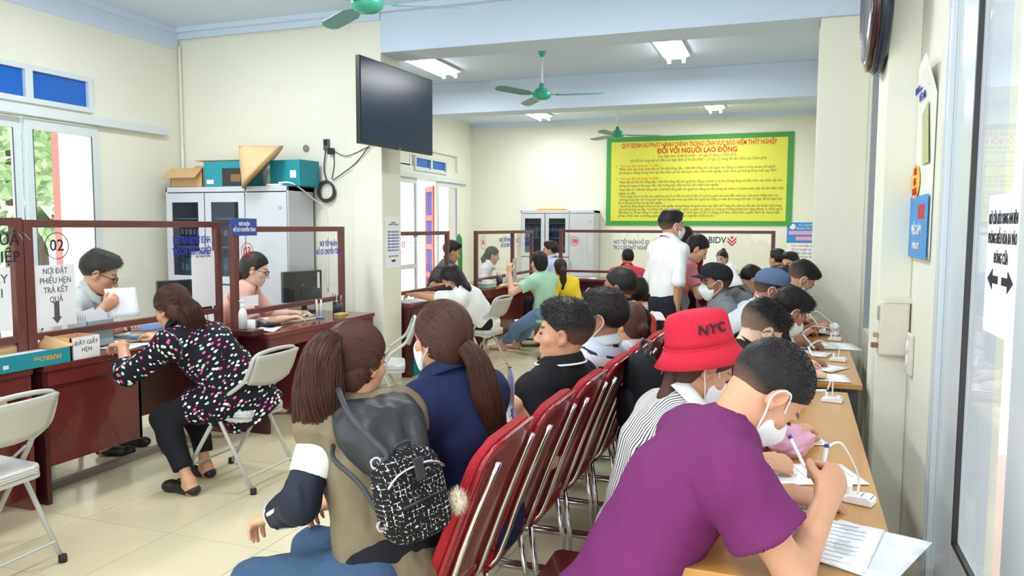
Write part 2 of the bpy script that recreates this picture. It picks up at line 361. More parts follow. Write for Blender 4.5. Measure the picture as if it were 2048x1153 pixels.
def fan(x, y, a0, lbl):
    t = thing('ceiling_fan', lbl, 'ceiling fan', (x, y, 0), math.radians(a0), 'green ceiling fans')
    MB().lathe([(.012, 3.58), (.05, 3.57), (.06, 3.50), (.03, 3.42), (.016, 3.40)], n=16).build('canopy', M_green, t, smooth=True)
    MB().tube([(0, 0, 3.44), (0, 0, 3.05)], .012, 8).build('rod', M_alu, t)
    MB().lathe([(.02, 3.12), (.035, 3.07), (.08, 3.045), (.105, 3.0), (.10, 2.965), (.06, 2.94), (.005, 2.935)], n=24).build('motor', M_green, t, smooth=True)
    for k in range(3):
        a = 2*PI*k/3; R = Matrix.Rotation(a, 4, 'Z') @ Matrix.Translation((0, 0, 2.985)) @ Matrix.Rotation(math.radians(15), 4, 'X')
        out = [(.16, -.03), (.26, -.06), (.62, -.062), (.68, -.04), (.70, 0), (.68, .04), (.62, .062), (.26, .06), (.16, .03)]
        bl = MB(); bl.prism(out, -.003, .003, lambda u, v, d: R @ Vector((u, v, d))); o = bl.build('blade', M_greend, t)
        br = MB(); br.add([R @ Vector(p) for p in ((.08, -.025, .004), (.2, -.02, .004), (.2, .02, .004), (.08, .025, .004), (.08, -.025, .012), (.2, -.02, .012), (.2, .02, .012), (.08, .025, .012))], [(0, 3, 2, 1), (4, 5, 6, 7), (0, 1, 5, 4), (1, 2, 6, 5), (2, 3, 7, 6), (3, 0, 4, 7)]); br.build('bracket', M_green, o)
fan(-2.63, 4.52, 25, 'green ceiling fan cut off at the top edge, nearest the camera')
fan(-2.60, 8.2, 5, 'green ceiling fan hanging between the two ceiling beams')
fan(-2.58, 12.1, 20, 'small distant green ceiling fan in front of the yellow banner')

# ------------------------------------------------------------------ counters
def desk(lbl, x0, x1, y0, y1, z, bottom=.2, knee=None):
    """counter desk running along Y, customers on the +X side at x1"""
    t = thing('counter_desk', lbl, 'desk', (x1, y0, 0)); L = y1-y0; W_ = x1-x0
    B(-W_, 0, 0, L, z-.035, z).build('worktop', M_wood, t, bevel=.005)
    B(-.05, -.02, .03, L-.03, z-.12, z-.035).build('apron', M_wood, t)
    for q in (.0, L-.028): B(-W_+.02, -.02, q, q+.028, 0, z-.035).build('side_panel', M_woodd if q == 0 else M_wood, t)
    if knee:
        k0, k1 = knee
        B(-.07, -.05, .03, k0, bottom, z-.12).build('front_panel', M_wood, t); B(-.34, -.32, k0, k1, bottom+.05, z-.035).build('knee_panel', M_woodd, t)
        B(-.34, -.05, k0-.02, k0, bottom, z-.035).build('divider', M_woodd, t)
        if k1 < L-.05: B(-.4, -.05, k1, L-.03, .05, z-.12).build('pedestal', M_wood, t, bevel=.003)
    else: B(-.12, -.10, .03, L-.03, bottom, z-.035).build('front_panel', M_wood, t)
    return t
desk('dark red-brown counter desk cut off at the left edge behind the nearest folding chair', -4.5, -3.79, 1.45, 2.97, .78, .05)
desk('red-brown counter desk of window 02 with cardboard boxes on it', -4.5, -3.78, 3.03, 4.62, .78, .2, (.70, 1.56))
desk('glossy red-brown counter desk of window 03 with pens and papers', -4.4, -3.56, 4.66, 6.2, .75, .06, (.03, .55))
desk('red-brown counter desk behind the wall with the teal box underneath', -4.3, -3.56, 6.95, 8.85, .75, .12, (.55, 1.2))
desk('dark counter desk where the woman in green sits', -4.3, -3.56, 8.9, 11.3, .75, .06)
t = thing('counter_desk', 'long dark counter desk below the bank logo glass', 'desk', (-3.56, 11.35, 0))
B(0, 3.4, 0, .7, .715, .75).build('worktop', M_wood, t, bevel=.004); B(.03, 3.37, .1, .12, .06, .715).build('front_panel', M_woodd, t)
for q in (0, 1.68, 3.37): B(q, q+.03, .02, .68, 0, .715).build('side_panel', M_woodd, t)

# ------------------------------------------------------------------ glazed partitions
AXX = ((0, 1, 0), (0, 0, 1))     # print on a plane facing +X
AXY = ((1, 0, 0), (0, 0, 1))     # print on a plane facing -Y
def partition(lbl, x, y0, y1, zb, zt, ztab, along='Y', w_=.055, mids=()):
    t = thing('glass_partition', lbl, 'partition', (x, y0, ztab) if along == 'Y' else (y0, x, ztab)); L = y1-y0; d = .022
    def bx(a0, a1, z0, z1, dd=d): return ((-dd, dd, a0, a1, z0-ztab, z1-ztab) if along == 'Y' else (a0, a1, -dd, dd, z0-ztab, z1-ztab))
    for a0, a1 in ((0, w_), (L-w_, L)) + tuple((m-w_/2, m+w_/2) for m in mids): B(*bx(a0, a1, ztab, zt)).build('post', M_frame, t, bevel=.003)
    B(*bx(w_, L-w_, zt-w_*.8, zt, d*.95)).build('top_rail', M_frame, t, bevel=.003); B(*bx(w_, L-w_, zb-w_*.7, zb, d*.95)).build('bottom_rail', M_frame, t, bevel=.003)
    cuts = [w_] + [c for m in mids for c in (m-w_/2, m+w_/2)] + [L-w_]
    for k in range(0, len(cuts), 2): B(*bx(cuts[k], cuts[k+1], zb, zt-w_*.8, .003)).build('pane', M_glass, t)
    return t
def badge(t, s_, c, r, m, ax, sz, bgm=None):
    Z = Vector(ax[0]).cross(Vector(ax[1])); ring(m, t, c, r, r*.07, ax)
    if bgm:
        n = 28; X_, Y_ = Vector(ax[0]), Vector(ax[1]); cc = Vector(c)-Z*.0006; mb = MB(); mb.add([cc+(X_*math.cos(2*PI*k/n)+Y_*math.sin(2*PI*k/n))*r for k in range(n)], [tuple(range(n))]); mb.build('disc', bgm, t, thick=.0006)
    text(s_, sz, m, t, c, ax, bold=.002*sz/.12)
p0 = partition('brown framed glass partition cut off at the left edge above the counter', -4.02, 1.45, 3.11, .93, 1.585, .78)
p1 = partition('brown framed glass partition marked 02', -4.02, 3.115, 4.70, .93, 1.575, .78)
p2 = partition('brown framed glass partition marked 03', -3.88, 4.66, 6.18, .905, 1.54, .75)
p5 = partition('brown framed glass partition of the counter behind the wall, marked 05', -3.80, 6.98, 8.35, .86, 1.49, .75)
p6 = partition('brown framed glass partition with two panes beside the woman in green', -3.72, 9.0, 11.3, .88, 1.49, .75, mids=(1.40,))
p8 = partition('long brown framed glass partition with the bank logo under the yellow banner', 11.7, -3.40, -.17, .87, 1.50, .75, 'X', mids=(1.85,))
xo = .024
text('02', .095, M_ink, p1, (xo, .20, .645), AXX, bold=.0008); ring(M_ink, p1, (xo, .20, .645), .078, .004, AXX)
text('NƠI TRẢ QUYẾT ĐỊNH\nTRỢ CẤP THẤT NGHIỆP', .07, M_inkblue, p1, (xo, 1.28, .62), AXX, width=.38, bold=.0016, lines=1.15)
text('TRẢ KẾT QUẢ\nTHẤT NGHIỆP', .085, M_ink, p0, (xo, 1.36, .635), AXX, width=.55, bold=.001, lines=1.1)
badge(p2, '03', (xo, .15, .60), .068, M_inkred, AXX, .09)
text('NƠI TIẾP NHẬN\nHỒ SƠ CHUYỂN TỈNH', .062, M_inkblue, p2, (xo, 1.25, .60), AXX, width=.38, bold=.0014, lines=1.15)
badge(p5, '05', (xo, .20, .60), .085, M_inkred, AXX, .09)
text('BIDV', .05, M_inkblue, p5, (xo, .48, .69), AXX); B(xo-.001, xo, .3, .72, .62, .625).build('rule', mat('amber', '#d89a3a', .6), p5)
badge(p6, '06', (xo, .22, .59), .085, M_inkred, AXX, .09); text('NƠI TIẾP NHẬN\nHỒ SƠ BHTN', .075, M_inkblue, p6, (xo, 1.08, .57), AXX, bold=.0012)
badge(p6, '07', (xo, 1.56, .59), .085, M_inkred, AXX, .09); text('TRỢ CẤP\nTHẤT NGHIỆP', .075, M_inkblue, p6, (xo, 2.06, .57), AXX, width=.36, bold=.0012)
yo = -.024
badge(p8, '08', (.26, yo, .57), .075, M_inkred, AXY, .085, mat('pale_pink', '#f0d0d4', .6))
text('NƠI TIẾP NHẬN HỒ SƠ\nTRỢ CẤP THẤT NGHIỆP', .085, mat('ink_navy', '#3b4a86', .7), p8, (1.15, yo, .52), AXY, width=.56, bold=.0015)
text('BIDV', .135, mat('logo_navy', '#26316e', .6), p8, (2.42, yo, .605), AXY, width=.25, bold=.002)
M_lr = mat('logo_red', '#c9474d', .6)
for off in (0, .055):
    MB().prism([(-.075, .055-off), (0, -.02-off), (.075, .055-off), (.075, .02-off), (0, -.055-off), (-.075, .02-off)], yo, yo-.001, lambda u, v, d: (2.63+u*.85, d, .61+v*.85)).build('logo_chevron', M_lr, p8)
MB().prism([(0, .075), (.03, .045), (0, .015), (-.03, .045)], yo, yo-.001, lambda u, v, d: (2.63+u*.85, d, .61+v*.85)).build('logo_diamond', M_lr, p8)
# blue plate between 02 and 03
bs = tag(B(-3.855, -3.848, 4.63, 4.92, 1.47, 1.60).build('counter_sign', mat('sign_blue', '#2c4a9c', .4), bevel=.002), 'small blue plate with white lettering fixed atop the partition between windows 02 and 03', 'sign')
text('NƠI NHẬN\nHỒ SƠ CHUYỂN TỈNH', .036, M_white, bs, (-3.8475, 4.775, 1.535), AXX, width=.25, bold=.0008, lines=1.2)

# ------------------------------------------------------------------ notices taped to glass and walls
def sheet(nm, lbl, x0, x1, y0, y1, z0, z1, m=M_paper, cat='paper', grp=None):
    return tag(B(x0, x1, y0, y1, z0, z1).build(nm, m), lbl, cat, grp)
M_inkg = mat('ink_grey', '#55585f', .8)
s1 = sheet('notice_paper', 'white notice with a grey down arrow taped inside the glass marked 02', -4.0135, -4.0115, 3.175, 3.44, .955, 1.315, cat='notice')
text('NƠI ĐẶT\nPHIẾU HẸN\nTRẢ KẾT\nQUẢ', .048, M_inkg, s1, (-4.0112, 3.31, 1.195), AXX, width=.20, lines=1.15)
MB().prism([(-.017, .12), (.017, .12), (.017, .03), (.032, .03), (0, -.01), (-.032, .03), (-.017, .03)], -4.0113, -4.0106, lambda u, v, d: (d, 3.31+u, .98+v)).build('arrow', M_inkg, s1)
s0 = sheet('notice_paper', 'white notice at the left edge taped on the glass before window 02', -4.0135, -4.0115, 2.72, 3.035, .965, 1.315, cat='notice')
text('GIẤY\nLẠI', .07, M_inkg, s0, (-4.0112, 2.94, 1.21), AXX, align='CENTER', lines=1.1)
s3 = sheet('notice_paper', 'blank-looking white notice taped beside the 02 partition post', -4.0135, -4.0115, 4.40, 4.635, .95, 1.36, cat='notice')
text('MÃ THANH TOÁN', .018, M_inkg, s3, (-4.0112, 4.52, 1.32), AXX)
sheet('notice_paper', 'small white card inside the lower corner of the 03 glass', -3.874, -3.872, 4.72, 4.95, .925, 1.01, cat='card')
s4 = sheet('wall_notice', 'tall printed notice on the end of the dividing wall beside the screen', -3.661, -3.655, 6.60, 6.88, 1.13, 1.64, cat='notice')
text('THÔNG BÁO\nQUY ĐỊNH TIẾP CÔNG DÂN', .018, M_inkg, s4, (-3.6545, 6.74, 1.57), AXX, width=.2)
for k in range(7): text('Người lao động đến nộp hồ sơ', .022, M_inkblue if k else M_inkg, s4, (-3.6545, 6.74, 1.49-.03*k), AXX, width=.23)
text('XIN TRÂN TRỌNG', .02, M_inkg, s4, (-3.6545, 6.74, 1.25), AXX, width=.2); B(-3.655, -3.6545, 6.70, 6.78, 1.195, 1.215).build('bar', M_ink, s4)

# ------------------------------------------------------------------ big yellow banner
M_yel = mat('banner_yellow', '#dcdc50', .55, noise=(1.2, .05)); M_bgr = mat('banner_green', '#3f9a48', .55, noise=(30, .15))
bn = thing('yellow_banner', 'large yellow banner with green border and red Vietnamese headline on the far wall', 'banner', (-3.27, YF, 1.58))
W_, H_ = 3.32, 1.64
B(0, W_, -.02, -.004, 0, H_).build('border', M_bgr, bn); B(.09, W_-.10, -.024, -.019, .08, H_-.09).build('field', M_yel, bn)
M_or = mat('banner_orange_red', '#d94a22', .6); M_dk = mat('banner_black', '#55583a', .7); M_org = mat('banner_orange', '#e08a2e', .6)
def bl(s_, z, size, m, wd=None, x=None, al='CENTER', bold=0., shear=0):
    text(s_, size, m, bn, (W_/2 if x is None else x, -.0245, z), AXY, align=al, width=wd, bold=bold, shear=shear)
bl('QUY ĐỊNH XỬ PHẠT HÀNH CHÍNH TRONG LĨNH VỰC BẢO HIỂM THẤT NGHIỆP', 1.475, .115, M_or, 2.75, bold=.003)
bl('ĐỐI VỚI NGƯỜI LAO ĐỘNG', 1.36, .13, mat('banner_red', '#c8261c', .6), 1.42, bold=.004)
bl('(Tại: Nghị định Số 88/2015/NĐ – CP ngày 07 tháng 10 năm 2015,', 1.265, .07, M_dk, 1.40, shear=.2, bold=.0002)
bl('Sửa đổi bổ sung một số điều của Nghị định số 95/2013/NĐ – CP ngày 22 tháng 08 năm 2013 của Chính phủ)', 1.195, .07, M_dk, 2.42, shear=.2, bold=.0002)
bl('Theo quy định tại khoản 17, Điều 1.', 1.10, .07, M_org, .78, .26, 'LEFT', .0008)
bl('Theo quy định tại khoản 20, Điều 1.', .865, .07, M_org, .78, .26, 'LEFT', .0008)
lines_ = [('“Phạt cảnh cáo hoặc phạt tiền từ 500.000 đồng đến 1.000.000 đồng đối với người lao động có hành vi thỏa thuận với người', 1.04, 2.78), ('sử dụng lao động không tham gia bảo hiểm xã hội bắt buộc, bảo hiểm thất nghiệp hoặc tham gia không đúng mức quy định.”', .975, 2.84),
 ('“Phạt tiền từ 500.000 đồng đến 1.000.000 đồng đối với người lao động có hành vi kê khai không đúng sự thật hoặc sửa chữa, tẩy xóa', .80, 2.90), ('những nội dung có liên quan đến việc hưởng bảo hiểm xã hội, bảo hiểm thất nghiệp.”', .735, 1.85),
 ('“Phạt tiền từ 1.000.000 đồng đến 2.000.000 đồng đối với người lao động có một trong các hành vi vi phạm pháp luật về bảo hiểm thất', .66, 2.93), ('nghiệp sau đây:', .595, .32),
 ('- Thỏa thuận với cơ sở đào tạo nghề làm giả hồ sơ để trục lợi số tiền hỗ trợ học nghề mà chưa đến mức truy cứu trách nhiệm hình sự;', .535, 2.84), ('- Không thông báo với Trung tâm dịch vụ việc làm theo quy định khi người lao động có việc làm trong thời hạn 15 ngày, kể từ ngày nộp', .475, 2.91), ('hồ sơ đề nghị hưởng trợ cấp thất nghiệp;', .415, .82),
 ('- Người lao động đang hưởng trợ cấp thất nghiệp nhưng không thông báo theo quy định với Trung tâm dịch vụ việc làm khi thuộc một trong', .355, 2.90), ('các trường hợp sau đây: tìm được việc làm, thực hiện nghĩa vụ quân sự, nghĩa vụ công an; hưởng lương hưu hằng tháng; ra nước ngoài', .295, 2.92), ('để định cư, đi lao động ở nước ngoài; đi học tập có thời hạn từ đủ 12 tháng trở lên; chấp hành quyết định áp dụng biện', .235, 2.88), ('pháp đưa vào trường giáo dưỡng, cơ sở cai nghiện bắt buộc.”', .175, 1.80)]
for s_, z, wd in lines_: bl(s_, z, .062, M_dk, wd, .24, 'LEFT', .0002)
for z in (1.10, .865): MB().lathe([(.001, 0), (.014, 0), (.014, .002), (.001, .002)], n=10, M=Matrix.Translation((.19, -.0245, z)) @ Matrix.Rotation(PI/2, 4, 'X')).build('bullet', M_org, bn)

# posters
po = thing('wall_poster', 'blue and white poster partly hidden by the column right of the banner', 'poster', (-.02, YF, .98))
M_pb = mat('poster_blue', '#2f8fd8', .5); M_pp = mat('poster_pink', '#e6a7c4', .5)
B(0, .62, -.008, -.003, 0, .68).build('sheet', M_paper, po); B(0, .62, -.011, -.008, .30, .66).build('blue_panel', M_pb, po)
MB().lathe([(.001, 0), (.05, 0), (.05, .003), (.001, .003)], n=18, M=Matrix.Translation((.09, -.011, .585)) @ Matrix.Rotation(PI/2, 4, 'X')).build('emblem', M_white, po)
text('SỞ LAO ĐỘNG', .05, M_white, po, (.36, -.0115, .61), AXY); text('TRUNG TÂM DỊCH VỤ', .05, M_white, po, (.36, -.0115, .55), AXY, width=.42)
B(.03, .6, -.0125, -.011, .445, .51).build('pink_band', M_pp, po); B(.15, .6, -.0125, -.011, .345, .41).build('pink_band', M_pp, po)
for k, s_ in enumerate(('Quy trình tiếp nhận', 'hồ sơ và giải quyết', 'trợ cấp thất nghiệp', 'cho người lao động')): text(s_, .05, M_inkred if k == 0 else M_inkg, po, (.28, -.0085, .25-.065*k), AXY)
pr = thing('wall_poster', 'curling poster with yellow oval badge on the right wall above the switch box', 'poster', (XR, 3.52, 1.42))
M_ps = mat('poster_paper', '#e9ebe2', .6, noise=(6, .05))
def curl(u, v): 
    x = -.006-.045*max(0, v-.82)/.18*u - .012*math.sin(u*PI)*.6; return (x, (1-u)*.52, v*.83)
MB().grid(curl, 8, 16).build('sheet', M_ps, pr, smooth=True, thick=.002)
B(-.020, -.017, .0+.01, .51, .0, .27).build('blue_panel', mat('poster_sky', '#3d93d6', .5), pr)
MB().lathe([(.001, 0), (.1, 0), (.1, .003), (.001, .003)], n=24, M=Matrix.Translation((-.018, .36, .335)) @ Matrix.Rotation(PI/2, 4, 'Y') @ Matrix.Rotation(PI, 4, 'X') @ Matrix.Diagonal((.75, 1.1, 1, 1))).build('yellow_oval', mat('poster_yellow', '#edc33c', .5), pr)
B(-.0215, -.0195, .08, .24, .17, .23).build('red_band', M_inkred, pr)
text('TUYỂN\nDỤNG\nLAO ĐỘNG', .045, M_inkred, pr, (-.0225, .36, .335), AXR, width=.12); text('VIỆC LÀM', .06, M_white, pr, (-.0215, .27, .12), AXR, bold=.001); text('ĐĂNG KÝ', .04, M_white, pr, (-.0215, .27, .05), AXR)
text('TRUNG TÂM GIỚI THIỆU\nVIỆC LÀM', .045, M_inkblue, pr, (-.022, .26, .72), AXR, width=.4)
MB().prism([(.05, .40), (.20, .40), (.26, .62), (.12, .66)], -.019, -.0175, lambda u, v, d: (d, u, v)).build('green_picture', mat('poster_green', '#b9c48a', .6), pr)

# ------------------------------------------------------------------ screen on the wall end
tv = thing('wall_television', 'large dark flat screen mounted high on the end of the dividing wall', 'television', (-3.376, 6.32, 2.605), math.radians(86))
B(-.61, .61, -.02, .025, -.365, .365).build('casing', M_black, tv, bevel=.006)
B(-.6, .6, -.0225, -.0195, -.348, .356).build('screen', mat('dark_screen', '#23384f', .22, spec=.25), tv)
MB().bar((.35, .02, 0), (.38, .29, 0), .06, .16).build('bracket_arm', mat('dark_bracket', '#303236', .5, metal=.5), tv); B(.25, .45, .025, .04, -.15, .15).build('bracket', MATS['dark_bracket'], tv)
B(-.012, .012, -.024, -.022, -.362, -.352).build('logo', M_chrome, tv)

# ------------------------------------------------------------------ steel cabinets
M_cabg = glassmat('cabinet_glass', (.55, .6, .66), .02)
M_cdark = mat('cabinet_inside', '#6b7078', .7)
def cabinet(lbl, x, y, h=1.88, w_=1.45, d=.42):
    t = thing('steel_cabinet', lbl, 'cabinet', (x, y, 0)); c = w_/3
    mb = MB().box(0, w_, d-.02, d, .06, h).box(0, .02, 0, d, .06, h).box(w_-.02, w_, 0, d, .06, h).box(0, w_, 0, d, h-.05, h).box(0, w_, 0, d, .02, .1).box(2*c-.01, 2*c+.01, 0, d, .1, h)
    mb.build('body', M_steel, t, bevel=.004)
    for z in (.95, 1.32, 1.6): B(.02, 2*c-.01, .05, d-.02, z, z+.02).build('shelf', M_steel, t)
    for k in range(2):
        x0 = .02+k*(c-.005); x1 = x0+c-.02
        f = MB().box(x0, x0+.07, -.018, 0, .98, h-.06).box(x1-.07, x1, -.018, 0, .98, h-.06).box(x0+.07, x1-.07, -.018, 0, .98, 1.05).box(x0+.07, x1-.07, -.018, 0, h-.15, h-.06).build('glass_door', M_steel, t, bevel=.002)
        B(x0+.07, x1-.07, -.01, -.006, 1.05, h-.15).build('pane', M_cabg, f)
        dd = B(x0, x1, -.018, 0, .12, .96).build('lower_door', M_steel, t, bevel=.002); B(x1-.03, x1-.015, -.03, -.018, .5, .62).build('handle', M_chrome, dd)
    dd = B(2*c+.01, w_-.01, -.018, 0, .12, h-.06).build('tall_door', M_steel, t, bevel=.002)
    MB().lathe([(.001, 0), (.016, 0), (.016, .01), (.001, .01)], n=12, M=Matrix.Translation((w_-.08, -.018, h-.2)) @ Matrix.Rotation(PI/2, 4, 'X')).build('lock', M_chrome, dd); B(2*c+.03, 2*c+.045, -.03, -.018, .75, .9).build('handle', M_chrome, dd)
    return t
cabinet('large grey steel cabinet with boxes on top in the near corner', -5.86, 6.10, 1.92)
cabinet('grey steel cabinet against the far wall left of the yellow banner', -4.84, 14.0, 1.85)
def binders(x, y, z, n, cols, lbl, grp, w0=.05, h0=.26):
    for k in range(n):
        h = h0*random.uniform(.9, 1.05); w_ = w0*random.uniform(.8, 1.2); c = cols[k % len(cols)]
        o = thing('ring_binder', lbl, 'binder', (x, y, z), 0, grp); B(0, w_*.92, 0, .2, 0, h).build('cover', mat('binder_'+c[1:], c, .6), o, bevel=.003); B(.008, w_*.92-.008, -.001, 0, h*.5, h*.75).build('spine_label', M_paper, o); x += w_
binders(-5.80, 6.22, 1.34, 8, ['#2c3138', '#3a4048', '#555b66'], 'dark binder standing behind the left glass door of the near cabinet, upper shelf', 'dark binders in the near cabinet', .05, .23)
binders(-5.80, 6.22, .97, 7, ['#2f9bab', '#58b3c0', '#8ccad0'], 'teal paper pack standing on the lower glass shelf of the near cabinet', 'teal packs in the near cabinet', .055, .26)
binders(-5.33, 6.22, 1.34, 6, ['#30373f', '#6b7480', '#c9c6b4', '#4a525c'], 'grey binder behind the middle glass door of the near cabinet, upper shelf', 'grey binders in the near cabinet', .06, .23)
binders(-5.33, 6.22, .97, 6, ['#2f9bab', '#b8d8dc', '#58b3c0'], 'pale teal pack behind the middle glass door of the near cabinet', 'pale teal packs in the near cabinet', .06, .25)
binders(-4.78, 14.1, 1.34, 7, ['#8f9a94', '#c3c9bb', '#50606a'], 'greyish file standing in the left half of the far cabinet', 'files in the far cabinet left', .055, .24)
binders(-4.30, 14.1, 1.34, 7, ['#2e3b63', '#4a5a8c', '#7b6aa0'], 'dark blue file standing behind the second glass door of the far cabinet', 'files in the far cabinet right', .055, .24)
binders(-4.30, 14.1, .97, 7, ['#7b6aa0', '#5a6fa8'], 'violet file on the lower shelf of the far cabinet', 'violet files in the far cabinet', .055, .28)
# things on the cabinets
def openbox(nm, lbl, cat, loc, rz, lx, ly, lz, m, minside=M_card, flaps=True, th=.006):
    t = thing(nm, lbl, cat, loc, rz)
    mb = MB().box(-lx/2, lx/2, -ly/2, ly/2, 0, th).box(-lx/2, lx/2, -ly/2, -ly/2+th, 0, lz).box(-lx/2, lx/2, ly/2-th, ly/2, 0, lz).box(-lx/2, -lx/2+th, -ly/2, ly/2, 0, lz).box(lx/2-th, lx/2, -ly/2, ly/2, 0, lz)
    mb.build('box_body', m, t)
    if flaps:
        MB().add([(-lx/2, -ly/2, lz), (lx/2, -ly/2, lz), (lx/2, -ly/2-.11, lz-.10), (-lx/2, -ly/2-.11, lz-.10)], [(0, 1, 2, 3)]).build('flap', minside, t, thick=th)
        MB().add([(-lx/2, ly/2, lz), (lx/2, ly/2, lz), (lx/2, ly/2+.1, lz+.05), (-lx/2, ly/2+.1, lz+.05)], [(3, 2, 1, 0)]).build('flap', minside, t, thick=th)
        MB().add([(-lx/2, -ly/2, lz), (-lx/2, ly/2, lz), (-lx/2-.09, ly/2, lz-.08), (-lx/2-.09, -ly/2, lz-.08)], [(3, 2, 1, 0)]).build('flap', minside, t, thick=th)
    return t
openbox('cardboard_box', 'plain brown cardboard box with open flaps at the left end of the cabinet top', 'box', (-5.66, 6.30, 1.92), 0, .40, .26, .19, M_card)
b2 = openbox('paper_carton', 'teal printed carton with open lid beside the conical hat', 'box', (-5.19, 6.30, 1.92), .05, .46, .3, .25, M_teal, flaps=False)
B(-.02, .21, -.153, -.150, .01, .18).build('dark_print', mat('print_black', '#2b2a2c', .5), b2); B(.08, .19, -.155, -.152, .05, .12).build('brown_print', mat('print_brown', '#8a6638', .5), b2); B(-.20, -.12, -.153, -.150, .03, .07).build('white_label', M_white, b2)
B(-.33, .3, -.16, .16, .255, .263).build('lid', M_card, b2)
b3 = openbox('paper_carton', 'teal carton at the right end of the near cabinet top', 'box', (-4.52, 6.36, 1.92), -.06, .36, .28, .25, M_teal, flaps=False)
B(-.17, .17, -.12, .12, .235, .242).build('lid', M_teal, b3); B(.06, .13, -.143, -.140, .08, .15).build('white_label', M_white, b3)
h = MB(); n = 30
h.lathe([(.235, 0), (.20, .035), (.12, .12), (.04, .205), (.004, .235), (.003, .23), (.04, .198), (.12, .112), (.20, .028), (.228, -.004)], n=n)
ht = h.build('conical_hat', mat('palm_leaf', '#dcb98a', .7, noise=(25, .1), bump=(80, .3)), smooth=True); ht.matrix_world = Matrix.Translation((-4.83, 6.15, 2.10)) @ Matrix.Rotation(math.radians(-42), 4, 'Y') @ Matrix.Rotation(math.radians(24), 4, 'X')
tag(ht, 'pale woven conical hat leaning on the cartons atop the cabinet', 'hat')
ht.location = (-4.72, 6.14, 2.10); ht.scale = (1.2, 1.2, 1.2)
tag(MB().box(-4.66, -4.50, 6.105, 6.15, 1.92, 1.94).build('white_adapter', M_white, bevel=.006), 'flat white box lying at the front edge of the near cabinet top', 'box')
f2 = thing('folder_pile', 'yellow folders lying flat on the far cabinet', 'folders', (-4.55, 14.15, 1.85)); B(-.03, .6, 0, .22, 0, .015).build('folder', M_card, f2); B(0, .5, .01, .23, .015, .035).build('folder', mat('folder_yellow', '#d9a53c', .6), f2); B(.4, .75, .02, .24, 0, .012).build('folder', M_paper, f2)

# cables, plug and coil on the dividing wall
M_cab = mat('grey_cable', '#3c4046', .6)
ck = thing('wall_socket', 'dark wall socket with plug left of the screen', 'socket', (-4.27, 6.55, 2.33))
B(-.03, .03, -.03, 0, -.05, .06).build('plate', mat('socket_grey', '#5b5f63', .5), ck, bevel=.004); B(.03, .085, -.05, 0, -.09, -.03).build('plug', M_black, ck, bevel=.006); B(-.015, .015, -.045, -.03, 0, .05).build('plug', M_black, ck, bevel=.004)
mb = MB(); mb.tube(bez([(-4.27, 6.52, 2.30), (-4.30, 6.53, 2.1), (-4.27, 6.53, 1.98)], 6), .006, 6).tube(bez([(-3.78, 6.5, 2.30), (-3.95, 6.52, 2.14), (-4.2, 6.53, 1.99)], 8), .005, 6).tube(bez([(-4.22, 6.53, 2.29), (-4.05, 6.53, 2.22), (-3.85, 6.52, 2.28), (-3.74, 6.5, 2.32)], 8), .004, 6).tube(bez([(-4.20, 6.54, 2.28), (-4.19, 6.54, 2.15), (-4.22, 6.54, 2.0)], 6), .004, 6)
for k in range(6):
    c = Vector((-4.27+.012*random.uniform(-1, 1), 6.525-.006*(k % 3), 1.885+.012*random.uniform(-1, 1))); r = .085+.014*random.uniform(-1, 1); mb.tube([c+Vector((r*math.cos(a), .006*math.sin(3*a+k), r*1.05*math.sin(a))) for a in np.linspace(0, 2*PI, 28)[:-1]], .006, 6, closed=True)
tag(mb.build('coiled_cable', M_cab, smooth=True), 'dark coil of cable hanging on the wall with leads to the screen', 'cable')
tag(MB().tube(bez([(-4.53, 6.12, 1.95), (-4.42, 6.2, 1.94), (-4.36, 6.45, 1.80), (-4.30, 6.53, 1.72), (-4.28, 6.54, 1.5), (-4.28, 6.54, .9)], 8), .008, 6).build('white_cable', M_white, smooth=True), 'white cable sagging from the cabinet top down the wall', 'cable')
tag(MB().lathe([(.004, 0), (.03, .004), (.036, .012), (.02, .02), (.004, .018)], n=12, M=Matrix.Translation((-4.51, 6.55, 2.31)) @ Matrix.Rotation(PI/2, 4, 'X')).build('wall_hook', mat('worn_brown', '#8f8672', .8)), 'small brownish wall knob above the conical hat', 'hook')

# wall clock seen edge on, switch box and socket on the right
ckk = thing('wall_clock', 'large dark round wall clock seen edge-on high on the right pilaster', 'clock', (.41, 4.15, 2.66))
RY = Matrix.Rotation(-PI/2, 4, 'Y')
MB().lathe([(.01, 0), (.34, 0), (.37, .02), (.37, .045), (.34, .06), (.33, .05), (.01, .05)], n=40, M=RY).build('case', mat('dark_blue_case', '#26303f', .25), ckk, smooth=True)
MB().lathe([(.20, .05), (.36, .045), (.355, .075), (.30, .095), (.25, .075), (.20, .07)], n=40, M=RY).build('rim', mat('dark_red_wood', '#331418', .2, coat=.4), ckk, smooth=True)
sb = thing('switch_box', 'old white plastic switch box with brown toggles on the right pilaster', 'switch', (.47, 4.0, .95))
M_old = mat('yellowed_plastic', '#dcd9cc', .5, noise=(15, .08))
B(-.055, .075, -.045, 0, .0, .26).build('box', M_old, sb, bevel=.012); B(-.062, -.05, -.04, -.012, .17, .235).build('clip', mat('greyish', '#a9a69b', .5), sb, bevel=.003)
B(-.085, -.055, -.04, -.02, .035, .06).build('toggle', mat('brown_toggle', '#8b5b45', .5), sb, bevel=.004); B(-.078, -.055, -.04, -.02, .085, .108).build('toggle', mat('tan_toggle', '#b89c77', .5), sb, bevel=.004); B(-.03, .09, -.052, -.045, .25, .275).build('cap', M_old, sb, bevel=.004)
so = thing('wall_outlet', 'small white wall outlet below right of the switch box', 'socket', (XR, 3.83, .88))
B(-.02, 0, 0, .13, 0, .19).build('plate', M_old, so, bevel=.008)
